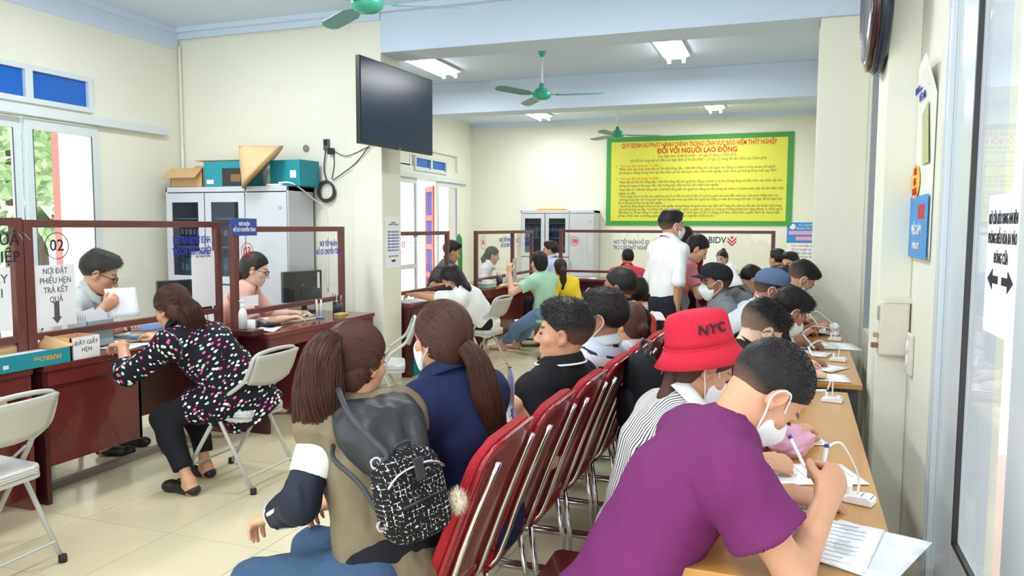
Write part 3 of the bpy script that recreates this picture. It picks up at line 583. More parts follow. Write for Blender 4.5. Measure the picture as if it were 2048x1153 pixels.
for z in (.05, .12): MB().lathe([(.001, 0), (.028, 0), (.028, .004), (.001, .004)], n=16, M=Matrix.Translation((-.02, .065, z+.01)) @ RY).build('outlet_face', M_white, so)

# ------------------------------------------------------------------ folding chairs (face local +Y)
M_hound = bpy.data.materials.new('houndstooth_vinyl'); M_hound.use_nodes = True; tt = M_hound.node_tree; bb = tt.nodes['Principled BSDF']; tc = nd(tt, 'ShaderNodeTexCoord'); ck_ = nd(tt, 'ShaderNodeTexChecker'); ck_.inputs['Scale'].default_value = 150; ck_.inputs[1].default_value = lin('#e6e6e0'); ck_.inputs[2].default_value = lin('#8b8d90'); mp = nd(tt, 'ShaderNodeMapping'); mp.inputs['Rotation'].default_value = (0, 0, .78); tt.links.new(tc.outputs['Object'], mp.inputs[0]); tt.links.new(mp.outputs[0], ck_.inputs[0]); tt.links.new(ck_.outputs[0], bb.inputs['Base Color']); bb.inputs['Roughness'].default_value = .45
def folding_chair():
    t = thing('folding_chair', '', 'chair', (0, 0, 0), 0, 'grey steel folding chairs')
    r = .0125
    side = [(.225, .27, .012), (.222, -.04, .50), (.22, -.075, .56), (.215, -.15, .615), (.21, -.20, .66), (.205, -.235, .73)]
    top = [(.20, -.25, .775), (.17, -.262, .805), (.1, -.27, .818), (0, -.272, .822)]
    path = bez(side+top, 4); mir = [Vector((-p.x, p.y, p.z)) for p in reversed(path[:-1])]
    MB().tube(path+mir, r, 8).build('back_frame', M_grey, t, smooth=True)
    for s in (-1, 1):
        MB().tube([(s*.205, .05, .46), (s*.208, -.02, .40), (s*.21, -.24, .012)], r*.92, 8).build('rear_leg', M_grey, t, smooth=True)
        for y, x in ((.275, .225), (-.243, .21)): MB().lathe([(.012, 0), (.019, .002), (.018, .035), (.012, .037)], c=(s*x, y, 0), n=10).build('rubber_foot', M_rub, t, smooth=True)
        MB().tube([(s*.2, -.06, .53), (s*.2, .06, .435)], .007, 6).build('link_bar', M_grey, t)
    MB().tube([(-.21, -.20, .09), (.21, -.20, .09)], .008, 6).build('cross_bar', M_grey, t); MB().tube([(-.225, .20, .125), (.225, .20, .125)], .008, 6).build('cross_bar', M_grey, t)
    def bk(u, v):
        x = (u-.5)*.385; zz = .635+v*.165 - .028*(1-v)*math.cos((u-.5)*PI); return (x, -.205-.06*v-.02*math.cos((u-.5)*PI)-.03*(v*v)*.5, zz)
    MB().grid(bk, 12, 6).build('backrest', M_grey, t, smooth=True, thick=.014)
    MB().prism(rrect(-.2, .2, -.19, .21, .06), .425, .47, lambda u, v, d: (u*(1-.06*(v < 0)), v, d+.012*(v > 0))).build('seat', M_hound, t, bevel=.012)
    MB().prism(rrect(-.195, .195, -.185, .205, .06), .408, .426, lambda u, v, d: (u, v, d+.012*(v > 0))).build('seat_pan', M_grey, t)
    B(.06, .085, -.243, -.241, .735, .76).build('sticker', mat('sky_sticker', '#8cc3dd', .5), t)
    return t
fc = folding_chair()
spots = [(-3.33, 2.31, 92, 'empty grey folding chair cut off at the left edge'), (-3.10, 3.78, 90, 'grey folding chair under the woman in the bow-print blouse'), (-3.02, 5.35, 118, 'grey folding chair half hidden by the ponytail, in front of the wall end'),
 (-3.04, 7.52, 84, 'grey folding chair of the person in the white shirt'), (-2.45, 8.70, 100, 'grey folding chair under the woman in the green top'), (-2.30, 9.42, 95, 'grey folding chair behind the girl in yellow'), (-1.98, 10.72, 10, 'grey folding chair under the man in the red polo'), (-.55, 6.9, 100, 'grey folding chair just beyond the man in the black cap')]
for i, (x, y, a, lb) in enumerate(spots):
    c = fc if i == 0 else copy_tree(fc)
    c.location = (x, y, 0); c.rotation_euler = (0, 0, math.radians(a)); c['label'] = lb

# ------------------------------------------------------------------ red chrome chairs (face local +Y)
def red_chair():
    t = thing('red_chair', '', 'chair', (0, 0, 0), 0, 'red padded chairs in a row'); r = .0115
    out = rrect(-.20, .20, 0, .53, .075, 6)
    lean = lambda u, v, d: (u*(1+.06*math.sin(v/.53*PI)), -.175-.20*(v/.53)**1.1 + d - .03*(1-(u/.2)**2), .43+v)
    MB().prism(out, .0, .035, lean).build('back_cushion', M_redf, t, bevel=.012); MB().prism(out, -.018, -.001, lean).build('back_shell', M_red, t, bevel=.006)
    for s in (-1, 1):
        u = s*.155
        pts = [lean(u, v, -.03) for v in (.47, .35, .2, .05)] + [(u*1.1, -.19, .40), (u*1.2, -.10, .385), (u*1.25, .12, .385), (u*1.28, .20, .36), (u*1.3, .225, .31), (u*1.3, .22, .06), (u*1.3, .19, .02), (u*1.3, .1, .012), (u*1.3, -.18, .012), (u*1.3, -.22, .012)]
        MB().tube(bez(pts, 3), r, 8).build('chrome_tube', M_chrome, t, smooth=True)
        MB().tube([(u*1.28, -.21, .012), (u*1.22, -.20, .2), (u*1.15, -.17, .39)], r, 8).build('chrome_leg', M_chrome, t, smooth=True)
    MB().tube([(-.2, -.22, .012), (.2, -.22, .012)], r, 8).build('chrome_base', M_chrome, t, smooth=True)
    MB().prism(rrect(-.215, .215, -.2, .22, .05), .395, .455, lambda u, v, d: (u, v, d+.012*(v > .1))).build('seat_cushion', M_redf, t, bevel=.016)
    MB().prism(rrect(-.21, .21, -.195, .215, .05), .38, .396, lambda u, v, d: (u, v, d)).build('seat_shell', M_red, t)
    return t
rc = red_chair()
who = ['nearest red padded chair, behind the woman with the tweed backpack', 'second red padded chair, behind the woman in the navy jacket', 'third red padded chair, behind the man in the black polo', 'fourth red padded chair, behind the man in the dashed shirt', 'fifth red padded chair in the row, behind the dotted white blouse', 'sixth red padded chair, behind the man in the black jacket', 'seventh red padded chair, left of the red bucket hat']
for i, lb in enumerate(who):
    c = rc if i == 0 else copy_tree(rc)
    c.location = (-1.13+.018*i, 2.10+.44*i, 0); c.rotation_euler = (0, 0, math.radians(91-.6*i)); c['label'] = lb

# ------------------------------------------------------------------ writing tables on the right
def wtable(lbl, x0, x1, y0, y1, z, rz):
    t = thing('writing_table', lbl, 'table', (x1, y0, 0), rz); L = y1-y0; W_ = x1-x0
    B(-W_, 0, 0, L, z-.028, z).build('table_top', M_desk, t, bevel=.004); mb = MB().box(-W_+.04, -.04, .05, .07, z-.09, z-.028).box(-W_+.04, -.04, L-.07, L-.05, z-.09, z-.028).box(-.06, -.04, .05, L-.05, z-.09, z-.028).box(-W_+.04, -W_+.06, .05, L-.05, z-.09, z-.028).build('apron', mat('dark_steel_frame', '#43464a', .5), t)
    for x in (-W_+.05, -.05):
        for y in (.06, L-.06): B(x-.02, x+.02, y-.02, y+.02, 0, z-.028).build('leg', MATS['dark_steel_frame'], t)
    return t
wtable('near golden wood writing table along the right wall, where the man in purple writes', -.26, .27, 1.78, 4.02, .75, -.012)
wtable('second golden wood writing table along the right wall, farther back', -.15, .375, 4.16, 6.35, .765, -.018)
# ------------------------------------------------------------------ people: smooth implicit figures meshed as one surface
V3 = lambda p: np.array(p, dtype=np.float64)
def unit(v): v = V3(v); return v/(np.linalg.norm(v)+1e-9)
def cone(a, b, ra, rb, k=.03, flat=None, op=1, cap=False): return dict(t='c', a=V3(a), b=V3(b), ra=ra, rb=rb, k=k, flat=flat, op=op, cap=cap)
def ell(c, r, R=None, k=.02, op=1): return dict(t='e', c=V3(c), r=V3(r), R=np.eye(3) if R is None else R, k=k, op=op)
def field(prims, lo, hi, h):
    n = np.maximum(((hi-lo)/h).astype(int)+2, 4)
    ax = [(lo[i]+h*np.arange(n[i])).astype(np.float32) for i in range(3)]
    F = np.full(n, .5, np.float32)
    for p in prims:
        if p['t'] == 'c': m = max(p['ra'], p['rb']); bl_, bh = np.minimum(p['a'], p['b'])-m, np.maximum(p['a'], p['b'])+m
        else: m = p['r'].max(); bl_, bh = p['c']-m, p['c']+m
        e = p['k']+2.5*h+.012; sl = []
        for i in range(3):
            i0 = max(0, int((bl_[i]-e-lo[i])/h)); i1 = min(n[i], int((bh[i]+e-lo[i])/h)+2)
            sl.append(slice(i0, max(i1, i0)))
        if any(s.stop <= s.start for s in sl): continue
        X = ax[0][sl[0]][:, None, None]; Y = ax[1][sl[1]][None, :, None]; Z = ax[2][sl[2]][None, None, :]
        if p['t'] == 'c':
            a, b = p['a'], p['b']; ba = b-a; L2 = float(ba@ba)+1e-12
            dx, dy, dz = X-np.float32(a[0]), Y-np.float32(a[1]), Z-np.float32(a[2])
            tt_ = (dx*np.float32(ba[0])+dy*np.float32(ba[1])+dz*np.float32(ba[2]))/np.float32(L2)
            t = np.clip(tt_, 0, 1); vx = dx-t*np.float32(ba[0]); vy = dy-t*np.float32(ba[1]); vz = dz-t*np.float32(ba[2])
            r = np.float32(p['ra'])+t*np.float32(p['rb']-p['ra'])
            if p['flat'] is not None:
                nn, kf = p['flat']; nn = unit(nn); dn = vx*np.float32(nn[0])+vy*np.float32(nn[1])+vz*np.float32(nn[2]); g = np.float32(1/kf-1)
                vx = vx+g*dn*np.float32(nn[0]); vy = vy+g*dn*np.float32(nn[1]); vz = vz+g*dn*np.float32(nn[2])
                d = (np.sqrt(vx*vx+vy*vy+vz*vz)-r)*np.float32((kf+1)/2 if kf < 1 else 1)
            else: d = np.sqrt(vx*vx+vy*vy+vz*vz)-r
            if p['cap']: d = np.maximum(d, (tt_-1)*np.float32(math.sqrt(L2)))
        else:
            R = p['R'].astype(np.float32); c = p['c']; dx, dy, dz = X-np.float32(c[0]), Y-np.float32(c[1]), Z-np.float32(c[2])
            q = [(dx*R[0, i]+dy*R[1, i]+dz*R[2, i])/np.float32(p['r'][i]) for i in range(3)]
            k0 = np.sqrt(q[0]**2+q[1]**2+q[2]**2); k1 = np.sqrt(sum((q[i]/np.float32(p['r'][i]))**2 for i in range(3)))+1e-6
            d = k0*(k0-1)/k1
        k = np.float32(max(p['k'], 1e-4)); S = F[tuple(sl)]
        if p['op'] == 1:
            hh = np.maximum(k-np.abs(S-d), 0)/k; F[tuple(sl)] = np.minimum(S, d)-hh*hh*k*.25
        else:
            d = -d; hh = np.maximum(k-np.abs(S-d), 0)/k; F[tuple(sl)] = np.maximum(S, d)+hh*hh*k*.25
    return F, ax
def nets(F, lo, h):
    """naive surface nets -> vertices, quads"""
    S = F < 0; n = F.shape
    c = [S[i:n[0]-1+i, j:n[1]-1+j, k:n[2]-1+k] for i in (0, 1) for j in (0, 1) for k in (0, 1)]
    cnt = sum(x.astype(np.int8) for x in c); act = (cnt > 0) & (cnt < 8)
    idx = np.argwhere(act)
    if len(idx) == 0: return np.zeros((0, 3)), np.zeros((0, 4), int)
    vid = np.full(act.shape, -1, np.int64); vid[act] = np.arange(len(idx))
    i, j, k = idx.T; val = {(a, b, d): F[i+a, j+b, k+d] for a in (0, 1) for b in (0, 1) for d in (0, 1)}
    acc = np.zeros((len(idx), 3)); m = np.zeros(len(idx))
    for axx in range(3):
        o = [q for q in range(3) if q != axx]
        for a in (0, 1):
            for b in (0, 1):
                p0 = [0, 0, 0]; p0[o[0]] = a; p0[o[1]] = b; p1 = list(p0); p1[axx] = 1
                f0, f1 = val[tuple(p0)], val[tuple(p1)]; x = (f0 < 0) != (f1 < 0)
                t = np.where(x, f0/(f0-f1+1e-12), 0); pos = np.tile(np.array(p0, float), (len(idx), 1)); pos[:, axx] = t
                acc += pos*x[:, None]; m += x
    V = lo + h*(idx + acc/m[:, None]); Q = []
    for axx in range(3):
        o = [(1, 2), (2, 0), (0, 1)][axx]; sl0 = [slice(None)]*3; sl1 = [slice(None)]*3; sl0[axx] = slice(0, n[axx]-1); sl1[axx] = slice(1, n[axx])
        for q in o: sl0[q] = slice(1, n[q]-1); sl1[q] = slice(1, n[q]-1)
        a, b = S[tuple(sl0)], S[tuple(sl1)]; e = np.argwhere(a != b); sg = a[a != b]
        off = np.zeros(3, int); off[o[0]] = 1; off[o[1]] = 1; e = e+off; qd = []
        for (u, v) in ((0, 0), (-1, 0), (-1, -1), (0, -1)):
            g = e.copy(); g[:, o[0]] += u; g[:, o[1]] += v; qd.append(vid[g[:, 0], g[:, 1], g[:, 2]])
        qd = np.stack(qd, 1); qd[~sg] = qd[~sg][:, ::-1]; Q.append(qd)
    return V, np.concatenate(Q)
def npmesh(name, V, Q, m, loc=None, tint=None, mats=None, midx=None):
    me = bpy.data.meshes.new(name); nv, nf, kk = len(V), len(Q), Q.shape[1]
    me.vertices.add(nv); me.vertices.foreach_set('co', np.asarray(V, np.float32).ravel())
    me.loops.add(nf*kk); me.loops.foreach_set('vertex_index', np.asarray(Q, np.int32).ravel())
    me.polygons.add(nf); me.polygons.foreach_set('loop_start', np.arange(nf, dtype=np.int32)*kk); me.polygons.foreach_set('use_smooth', np.ones(nf, bool))
    me.update(calc_edges=True); me.validate()
    if loc is not None: a = me.attributes.new('loc', 'FLOAT_VECTOR', 'POINT'); a.data.foreach_set('vector', np.asarray(loc, np.float32).ravel())
    if tint is not None: a = me.attributes.new('tint', 'FLOAT', 'POINT'); a.data.foreach_set('value', np.asarray(tint, np.float32))
    for q in (mats or [m]): me.materials.append(q)
    return me
def vnormals(V, Q):
    d1 = V[Q[:, 2]]-V[Q[:, 0]]; d2 = V[Q[:, 3]]-V[Q[:, 1]]; nf = np.cross(d1, d2); N = np.zeros_like(V)
    for c in range(4): np.add.at(N, Q[:, c], nf)
    return N/(np.linalg.norm(N, axis=1, keepdims=True)+1e-12)
def wav(P, seed, f, oct_=3, stretch=(1, 1, 1)):
    r = np.random.default_rng(seed); P = P*np.array(stretch); out = np.zeros(len(P)); am = 1
    for o in range(oct_):
        w_ = np.zeros(len(P))
        for k in range(4):
            d = r.normal(size=3); d /= np.linalg.norm(d); w_ += np.sin(P@d*f*6.28*r.uniform(.7, 1.3)+r.uniform(0, 6.28)+1.3*np.sin(P@r.normal(size=3)*f*2.2))
        out += am*w_/4; am *= .5; f *= 2.1
    return out
def bbox(prims, pad):
    lo = np.min([np.minimum(p['a'], p['b'])-max(p['ra'], p['rb']) if p['t'] == 'c' else p['c']-p['r'].max() for p in prims if p['op'] == 1], 0)-pad
    hi = np.max([np.maximum(p['a'], p['b'])+max(p['ra'], p['rb']) if p['t'] == 'c' else p['c']+p['r'].max() for p in prims if p['op'] == 1], 0)+pad
    return lo, hi
def build_sdf(prims, h, post=None, lo=None, hi=None):
    if lo is None: lo, hi = bbox(prims, 3*h)
    F, ax = field(prims, lo, hi, h)
    if post is not None: F = post(F, ax[0][:, None, None], ax[1][None, :, None], ax[2][None, None, :])
    F[0], F[-1] = 1, 1; F[:, 0], F[:, -1] = 1, 1; F[:, :, 0], F[:, :, -1] = 1, 1
    return nets(F, lo, h)
def ik(a, t, l1, l2, pole):
    a, t = V3(a), V3(t); d = t-a; L = np.linalg.norm(d); u = d/(L+1e-9)
    if L > (l1+l2)*.995: s = L/((l1+l2)*.995); s = min(s, 1.12); l1, l2 = l1*s, l2*s; t = a+u*min(L, (l1+l2)*.995); L = np.linalg.norm(t-a)
    x = (l1*l1-l2*l2+L*L)/(2*L); y = math.sqrt(max(l1*l1-x*x, 0)); p = V3(pole); p = p-u*(p@u); p = unit(p)
    return a+u*x+p*y, t

def skin_mat(name, col):
    if name in MATS: return MATS[name]
    m = mat(name, col, .48, noise=(9, .05), bump=(120, .04)); t = m.node_tree; b = t.nodes['Principled BSDF']
    src = b.inputs['Base Color'].links[0].from_socket; at_ = nd(t, 'ShaderNodeAttribute', attribute_name='tint')
    mx = nd(t, 'ShaderNodeMix', data_type='RGBA'); mx.inputs[7].default_value = lin('#a8615a')
    mr = nd(t, 'ShaderNodeMapRange'); mr.inputs[1].default_value = 0; mr.inputs[2].default_value = 1; t.links.new(at_.outputs['Fac'], mr.inputs[0]); t.links.new(mr.outputs[0], mx.inputs[0])
    t.links.new(src, mx.inputs[6])
    mx2 = nd(t, 'ShaderNodeMix', data_type='RGBA'); mx2.inputs[7].default_value = lin('#2a211d')
    m2 = nd(t, 'ShaderNodeMath', operation='MULTIPLY'); m2.inputs[1].default_value = -1; m2.use_clamp = True
    t.links.new(at_.outputs['Fac'], m2.inputs[0]); t.links.new(m2.outputs[0], mx2.inputs[0]); t.links.new(mx.outputs[2], mx2.inputs[6]); t.links.new(mx2.outputs[2], b.inputs['Base Color'])
    b.inputs['Subsurface Weight'].default_value = .06; b.inputs['Subsurface Radius'].default_value = (.02, .008, .005); b.inputs['Subsurface Scale'].default_value = .3
    return m
SK = [skin_mat('skin_light', '#e0b294'), skin_mat('skin_mid', '#cf9a78'), skin_mat('skin_tan', '#a9755a'), skin_mat('skin_pale', '#eac4ab')]
def hair_mat(name, col, fade=None):
    """hair with streaky strands; 'tint' attribute blends towards cropped stubble"""
    if name in MATS: return MATS[name]
    m = mat(name, col, .5, spec=.25); t = m.node_tree; b = t.nodes['Principled BSDF']; c = lin(col)
    at_ = nd(t, 'ShaderNodeAttribute', attribute_name='loc'); mp_ = nd(t, 'ShaderNodeMapping'); mp_.inputs['Scale'].default_value = (1, 1, .12); t.links.new(at_.outputs['Vector'], mp_.inputs[0])
    n = nd(t, 'ShaderNodeTexNoise'); n.inputs['Scale'].default_value = 160; n.inputs['Detail'].default_value = 3; t.links.new(mp_.outputs[0], n.inputs['Vector'])
    mx = nd(t, 'ShaderNodeMix', data_type='RGBA'); mx.inputs[6].default_value = tuple(v*.55 for v in c[:3])+(1,); mx.inputs[7].default_value = tuple(min(1, v*1.6+.004) for v in c[:3])+(1,); t.links.new(n.outputs['Fac'], mx.inputs[0])
    a2 = nd(t, 'ShaderNodeAttribute', attribute_name='tint'); mx2 = nd(t, 'ShaderNodeMix', data_type='RGBA'); mx2.inputs[7].default_value = lin(fade or '#8a6a58')
    n3 = nd(t, 'ShaderNodeTexNoise'); n3.inputs['Scale'].default_value = 420; t.links.new(at_.outputs['Vector'], n3.inputs['Vector'])
    ad = nd(t, 'ShaderNodeMath', operation='ADD'); t.links.new(a2.outputs['Fac'], ad.inputs[0]); mu = nd(t, 'ShaderNodeMath', operation='MULTIPLY_ADD'); mu.inputs[1].default_value = .5; mu.inputs[2].default_value = -.25; t.links.new(n3.outputs['Fac'], mu.inputs[0])
    m3 = nd(t, 'ShaderNodeMath', operation='MULTIPLY'); t.links.new(a2.outputs['Fac'], m3.inputs[0]); m4 = nd(t, 'ShaderNodeMath', operation='ADD'); m4.inputs[1].default_value = .75; t.links.new(mu.outputs[0], m4.inputs[0]); t.links.new(m4.outputs[0], m3.inputs[1]); m3.use_clamp = True
    t.links.new(m3.outputs[0], mx2.inputs[0]); t.links.new(mx.outputs[2], mx2.inputs[6]); t.links.new(mx2.outputs[2], b.inputs['Base Color'])
    bp = nd(t, 'ShaderNodeBump'); bp.inputs['Strength'].default_value = .5; bp.inputs['Distance'].default_value = .004; t.links.new(n.outputs['Fac'], bp.inputs['Height']); t.links.new(bp.outputs[0], b.inputs['Normal'])
    return m
HB = hair_mat('hair_black', '#1d191a', '#8f6e5a'); HBP = hair_mat('hair_black_shaved', '#171415', '#bfa08a'); HBR = hair_mat('hair_brown', '#4a2f26'); HDB = hair_mat('hair_dark_brown', '#2c201e')
def fab(name, col, rough=.85, nz=.08, bump=.12): return mat(name, col, rough, noise=(14, nz), bump=(260, bump), spec=.2)
M_mask = fab('mask_white', '#eef0f2', .9, .02)

def head_prims(s, fem):
    w_ = .95 if fem else 1.0
    P_ = [ell((0, -.012, .036), (.077*w_, .096, .089)), ell((0, .026, -.035), (.061*w_, .066, .083), k=.03), cone((0, .02, -.066), (0, .060, -.100), .042*w_, .022, .035),
          ell((.043, .052, -.022), (.024, .022, .02), k=.02), ell((-.043, .052, -.022), (.024, .022, .02), k=.02), cone((-.034, .078, .020), (.034, .078, .020), .012, .012, .018),
          cone((0, .088, .012), (0, .110, -.028), .007, .0115, .012), ell((.011, .099, -.033), (.009, .009, .008), k=.008), ell((-.011, .099, -.033), (.009, .009, .008), k=.008),
          ell((.031, .098, .003), (.018, .012, .010), k=.012, op=-1), ell((-.031, .098, .003), (.018, .012, .010), k=.012, op=-1),
          cone((-.018, .086, -.059), (.018, .086, -.059), .0065, .0065, .008), cone((-.015, .084, -.070), (.015, .084, -.070), .0075, .0075, .008), cone((-.022, .098, -.0645), (.022, .098, -.0645), .0025, .0025, .004, op=-1)]
    for q in (-1, 1):
        a = .25; R = np.array([[1, 0, 0], [0, math.cos(a), math.sin(a)], [0, -math.sin(a), math.cos(a)]]); R2 = np.array([[math.cos(.35*q), math.sin(.35*q), 0], [-math.sin(.35*q), math.cos(.35*q), 0], [0, 0, 1]])
        RR = R2 @ R
        P_ += [ell((q*.080*w_, -.010, -.004), (.009, .0185, .031), RR, k=.008), ell((q*.086*w_, -.006, 0), (.006, .010, .016), RR, k=.006, op=-1), ell((q*.078*w_, .000, -.029), (.007, .008, .009), k=.008)]
    for p in P_:
        for key in ('a', 'b', 'c', 'r'):
            if key in p: p[key] = p[key]*s
        if p['t'] == 'c': p['ra'] *= s; p['rb'] *= s
        p['k'] *= s
    return P_
def hand_prims(w, d, n, right, curl=.5, s=1.0, spread=.06, thumb=.4):
    d = unit(d); n = V3(n); n = unit(n-d*(n@d)); t = np.cross(d, n) if right else np.cross(n, d)
    c = [curl]*4 if np.isscalar(curl) else curl
    P_ = [cone(w+d*.012*s, w+d*.066*s, .030*s, .040*s, .012, (n, .40)), cone(w-d*.02*s, w+d*.03*s, .025*s, .029*s, .015, (n, .62)), cone(w+d*.022*s+t*.016*s+n*.006*s, w+d*.05*s+t*.022*s+n*.008*s, .016*s, .012*s, .012)]
    for i, (o, L, r0) in enumerate(((.028, .072, .0088), (.0095, .080, .009), (-.009, .074, .0086), (-.026, .058, .0076))):
        p = w+d*(.084-abs(i-1.2)*.004)*s+t*o*s; dd = unit(d+t*spread*(1.3-i)); ang = 0
        for q, f in enumerate((.46, .31, .23)):
            ang += c[i]*(1.0, 1.15, .7)[q]; v = dd*math.cos(ang)+n*math.sin(ang); e = p+v*L*f*s
            P_.append(cone(p, e, r0*(1-.10*q)*s, r0*(.92-.12*q)*s, .004)); p = e
    p = w+d*.035*s+t*.028*s+n*.004*s; v = unit(d*.62+t*.62+n*.25*(1+thumb)); e = p+v*.040*s; P_.append(cone(p, e, .012*s, .0098*s, .010)); v = unit(d*.85+t*(.35-.7*thumb)+n*(.25+.3*thumb)); P_.append(cone(e, e+v*.030*s, .0098*s, .0078*s, .004))
    return P_
def rodset(pts, rs, k=.02, flat=None): return [cone(pts[i], pts[i+1], rs[i], rs[i+1], k, flat) for i in range(len(pts)-1)]
PEOPLE = {}
def person(label, head, pelvis, face, hy=None, hp=0, hr=0, R=None, L=None, fR=None, fL=None, s=1.0, hs=1.0, fem=False, skin=0, hair='short', hm=None, tail=None, shirt=None, pants=None, shoes=None, mask=False, glasses=False, vox=.010,
           stand=False, bulge=.03, hipface=None, group=None, legs=True, sw=None, seed=1, hunch=0., strands=0, cat='person', fat=1.0, extra=None, bare=False, nk=.158, shrug=0.):
    fa = math.radians(face); f = V3((math.cos(fa), math.sin(fa), 0)); sd = V3((f[1], -f[0], 0))     # sd = the person's right
    ha = math.radians(face if hipface is None else hipface); hf = V3((math.cos(ha), math.sin(ha), 0)); hs_ = V3((hf[1], -hf[0], 0))
    hy = face if hy is None else hy; y_, p_, r_ = math.radians(hy), math.radians(hp), math.radians(hr)
    Fv = V3((math.cos(p_)*math.cos(y_), math.cos(p_)*math.sin(y_), math.sin(p_))); Rt = V3((math.sin(y_), -math.cos(y_), 0)); Up = np.cross(Rt, Fv)
    Rt, Up = Rt*math.cos(r_)-Up*math.sin(r_), Up*math.cos(r_)+Rt*math.sin(r_); HM = np.stack([Rt, Fv, Up], 1)
    org = V3((pelvis[0], pelvis[1], 0)); H = V3(head); Pv = V3(pelvis); S = s*hs
    ax_ = unit(unit(H-Pv)*.55+Up*.45+V3((0, 0, .25))); N = H-ax_*nk*s-f*.012*s
    Wst = Pv+(N-Pv)*.30-f*bulge*.7; Ch = Pv+(N-Pv)*.68-f*bulge
    sp = unit(N-Ch); fwd = unit(f-sp*(f@sp)); fwl = unit(f-unit(Ch-Pv)*(f@unit(Ch-Pv)))
    SW = (sw or (.165 if fem else .185))*s; shr = N-sp*(.055-shrug)*s+sd*SW+fwd*hunch; shl = N-sp*(.055-shrug)*s-sd*SW+fwd*hunch
    def arm(a, spec, q):
        if spec is None: spec = dict(h=a+V3((0, 0, -.47*s))+f*.1+sd*q*.06)
        w_ = V3(spec['h']); el, w_ = (V3(spec['el']), w_) if 'el' in spec else ik(a, w_, .275*s, .245*s, spec.get('pole', (sd*q*.5-f*.4+V3((0, 0, -.8))))); d = spec.get('d'); d = unit(w_-el) if d is None else unit(d)
        n = spec.get('n', (0, 0, -1)); return dict(s=a, e=el, w=w_, d=d, n=n, c=spec.get('c', .35), th=spec.get('th', .4), hs=spec.get('hs', 1.0))
    AR, AL = arm(shr, R, 1), arm(shl, L, -1)
    hipr, hipl = Pv+hs_*.085*s, Pv-hs_*.085*s
    if stand: dR, dL = Pv*V3((1, 1, 0))+hs_*.09*s+V3((0, 0, .075)), Pv*V3((1, 1, 0))-hs_*.09*s+V3((0, 0, .075)); pol = hf
    else: dR, dL = Pv*V3((1, 1, 0))+hf*.44*s+hs_*.11+V3((0, 0, .075)), Pv*V3((1, 1, 0))+hf*.44*s-hs_*.11+V3((0, 0, .075)); pol = hf+V3((0, 0, .9))
    fR = dR if fR is None else V3((fR[0], fR[1], fR[2] if len(fR) > 2 else .075)); fL = dL if fL is None else V3((fL[0], fL[1], fL[2] if len(fL) > 2 else .075))
    kr, fR = ik(hipr, fR, .41*s, .41*s, pol); kl, fL = ik(hipl, fL, .41*s, .41*s, pol)
    # --- torso
    wr = (.118 if fem else .125)*s*fat; pr = (.135 if fem else .128)*s*fat; cr = (.125 if fem else .140)*s*(.5+.5*fat)
    fl = (fwl, .70 if fat <= 1.05 else .82)
    def torso(e):
        T = [cone(Pv-V3((0, 0, .02)), Wst, pr+e, wr+e, .06, fl), cone(Wst, Ch, wr+e, cr+e, .06, fl), cone(Ch, N-sp*.06*s, cr+e, .105*s+e, .05, fl), cone(shr, shl, .055*s+e, .055*s+e, .06), cone(N, shr, .05*s+e*.7, .048*s+e, .05), cone(N, shl, .05*s+e*.7, .048*s+e, .05)]
        if fem: T += [ell(Ch+sp*.03*s+fwd*.085*s+sd*.06*s*q, V3((.055, .055, .055))*s+e*.7, k=.05) for q in (-1, 1)]
        return T
    def armp(A, e, f0=0., f1=2., fl_=0.):
        out = []
        if f0 < 1: b = A['s']+(A['e']-A['s'])*min(f1, 1); out.append(cone(A['s'], b, .047*s+e, (.047-.009*min(f1, 1))*s+e+fl_, .03, cap=f1 < 1))
        if f1 > 1: b = A['e']+(A['w']-A['e'])*(f1-1); rb = (.041-.014*(f1-1))*s+e; out.append(cone(A['e'], b, .041*s+e, rb, .02, cap=f1 < 2))
        return out
    def legp(hp_, k_, ft, e, f1=2.):
        out = [cone(hp_, k_, .085*s*fat+e, .056*s+e, .03)]
        if f1 > 1: b = k_+(ft-k_)*(f1-1); out.append(cone(k_, b, .055*s+e, .055*s-.019*s*(f1-1)+e, .02, cap=f1 < 2)); out.append(ell(k_+(ft-k_)*.3-pol*0, V3((.05, .05, .09))*s+e, k=.04)) if f1 > 1.5 else None
        return out
    def footp(ft, k_, e=0):
        d = unit(hf+.0*sd); b = ft*V3((1, 1, 0))+V3((0, 0, .032)); return [cone(ft, b-d*.02, .036*s+e, .034*s+e, .03), cone(b-d*.03, b+d*.13*s, .034*s+e, .030*s+e, .03, (V3((0, 0, 1)), .75)), ell(b+d*.15*s, V3((.036, .036, .022))*s+e, k=.03)]
    skp = torso(-.012)+armp(AR, 0)+armp(AL, 0)+[cone(N-sp*.02*s, H+HM@V3((0, -.018, -.045))*S, .055*s*(.92 if fem else 1), .050*s*(.92 if fem else 1), .03)]
    if legs:
        skp += [ell(Pv, V3((.125, .105, .10))*s*fat, k=.05)]+legp(hipr, kr, fR, -.008)+legp(hipl, kl, fL, -.008)+footp(fR, kr)+footp(fL, kl)
    skm = SK[skin]; Vs, Qs, Ts, off = [], [], [], 0
    def push(V, Q, tint=None):
        nonlocal off
        if len(V) == 0: return
        Vs.append(V); Qs.append(Q+off); Ts.append(np.zeros(len(V)) if tint is None else tint); off += len(V)
    # body without hands (cut at the wrists) and without head (cut through the neck)
    ncut = N+(H-N)*.30; nn = unit(H-N)
    def cutbody(F, X, Y, Z):
        F = F.copy(); c = (X-ncut[0])*nn[0]+(Y-ncut[1])*nn[1]+(Z-ncut[2])*nn[2]; near = ((X-ncut[0])**2+(Y-ncut[1])**2+(Z-ncut[2])**2) < .16**2
        return np.where(near, np.maximum(F, c), F)
    V, Q = build_sdf(skp, max(vox*1.15, .007) if not bare else vox, cutbody); push(V, Q)
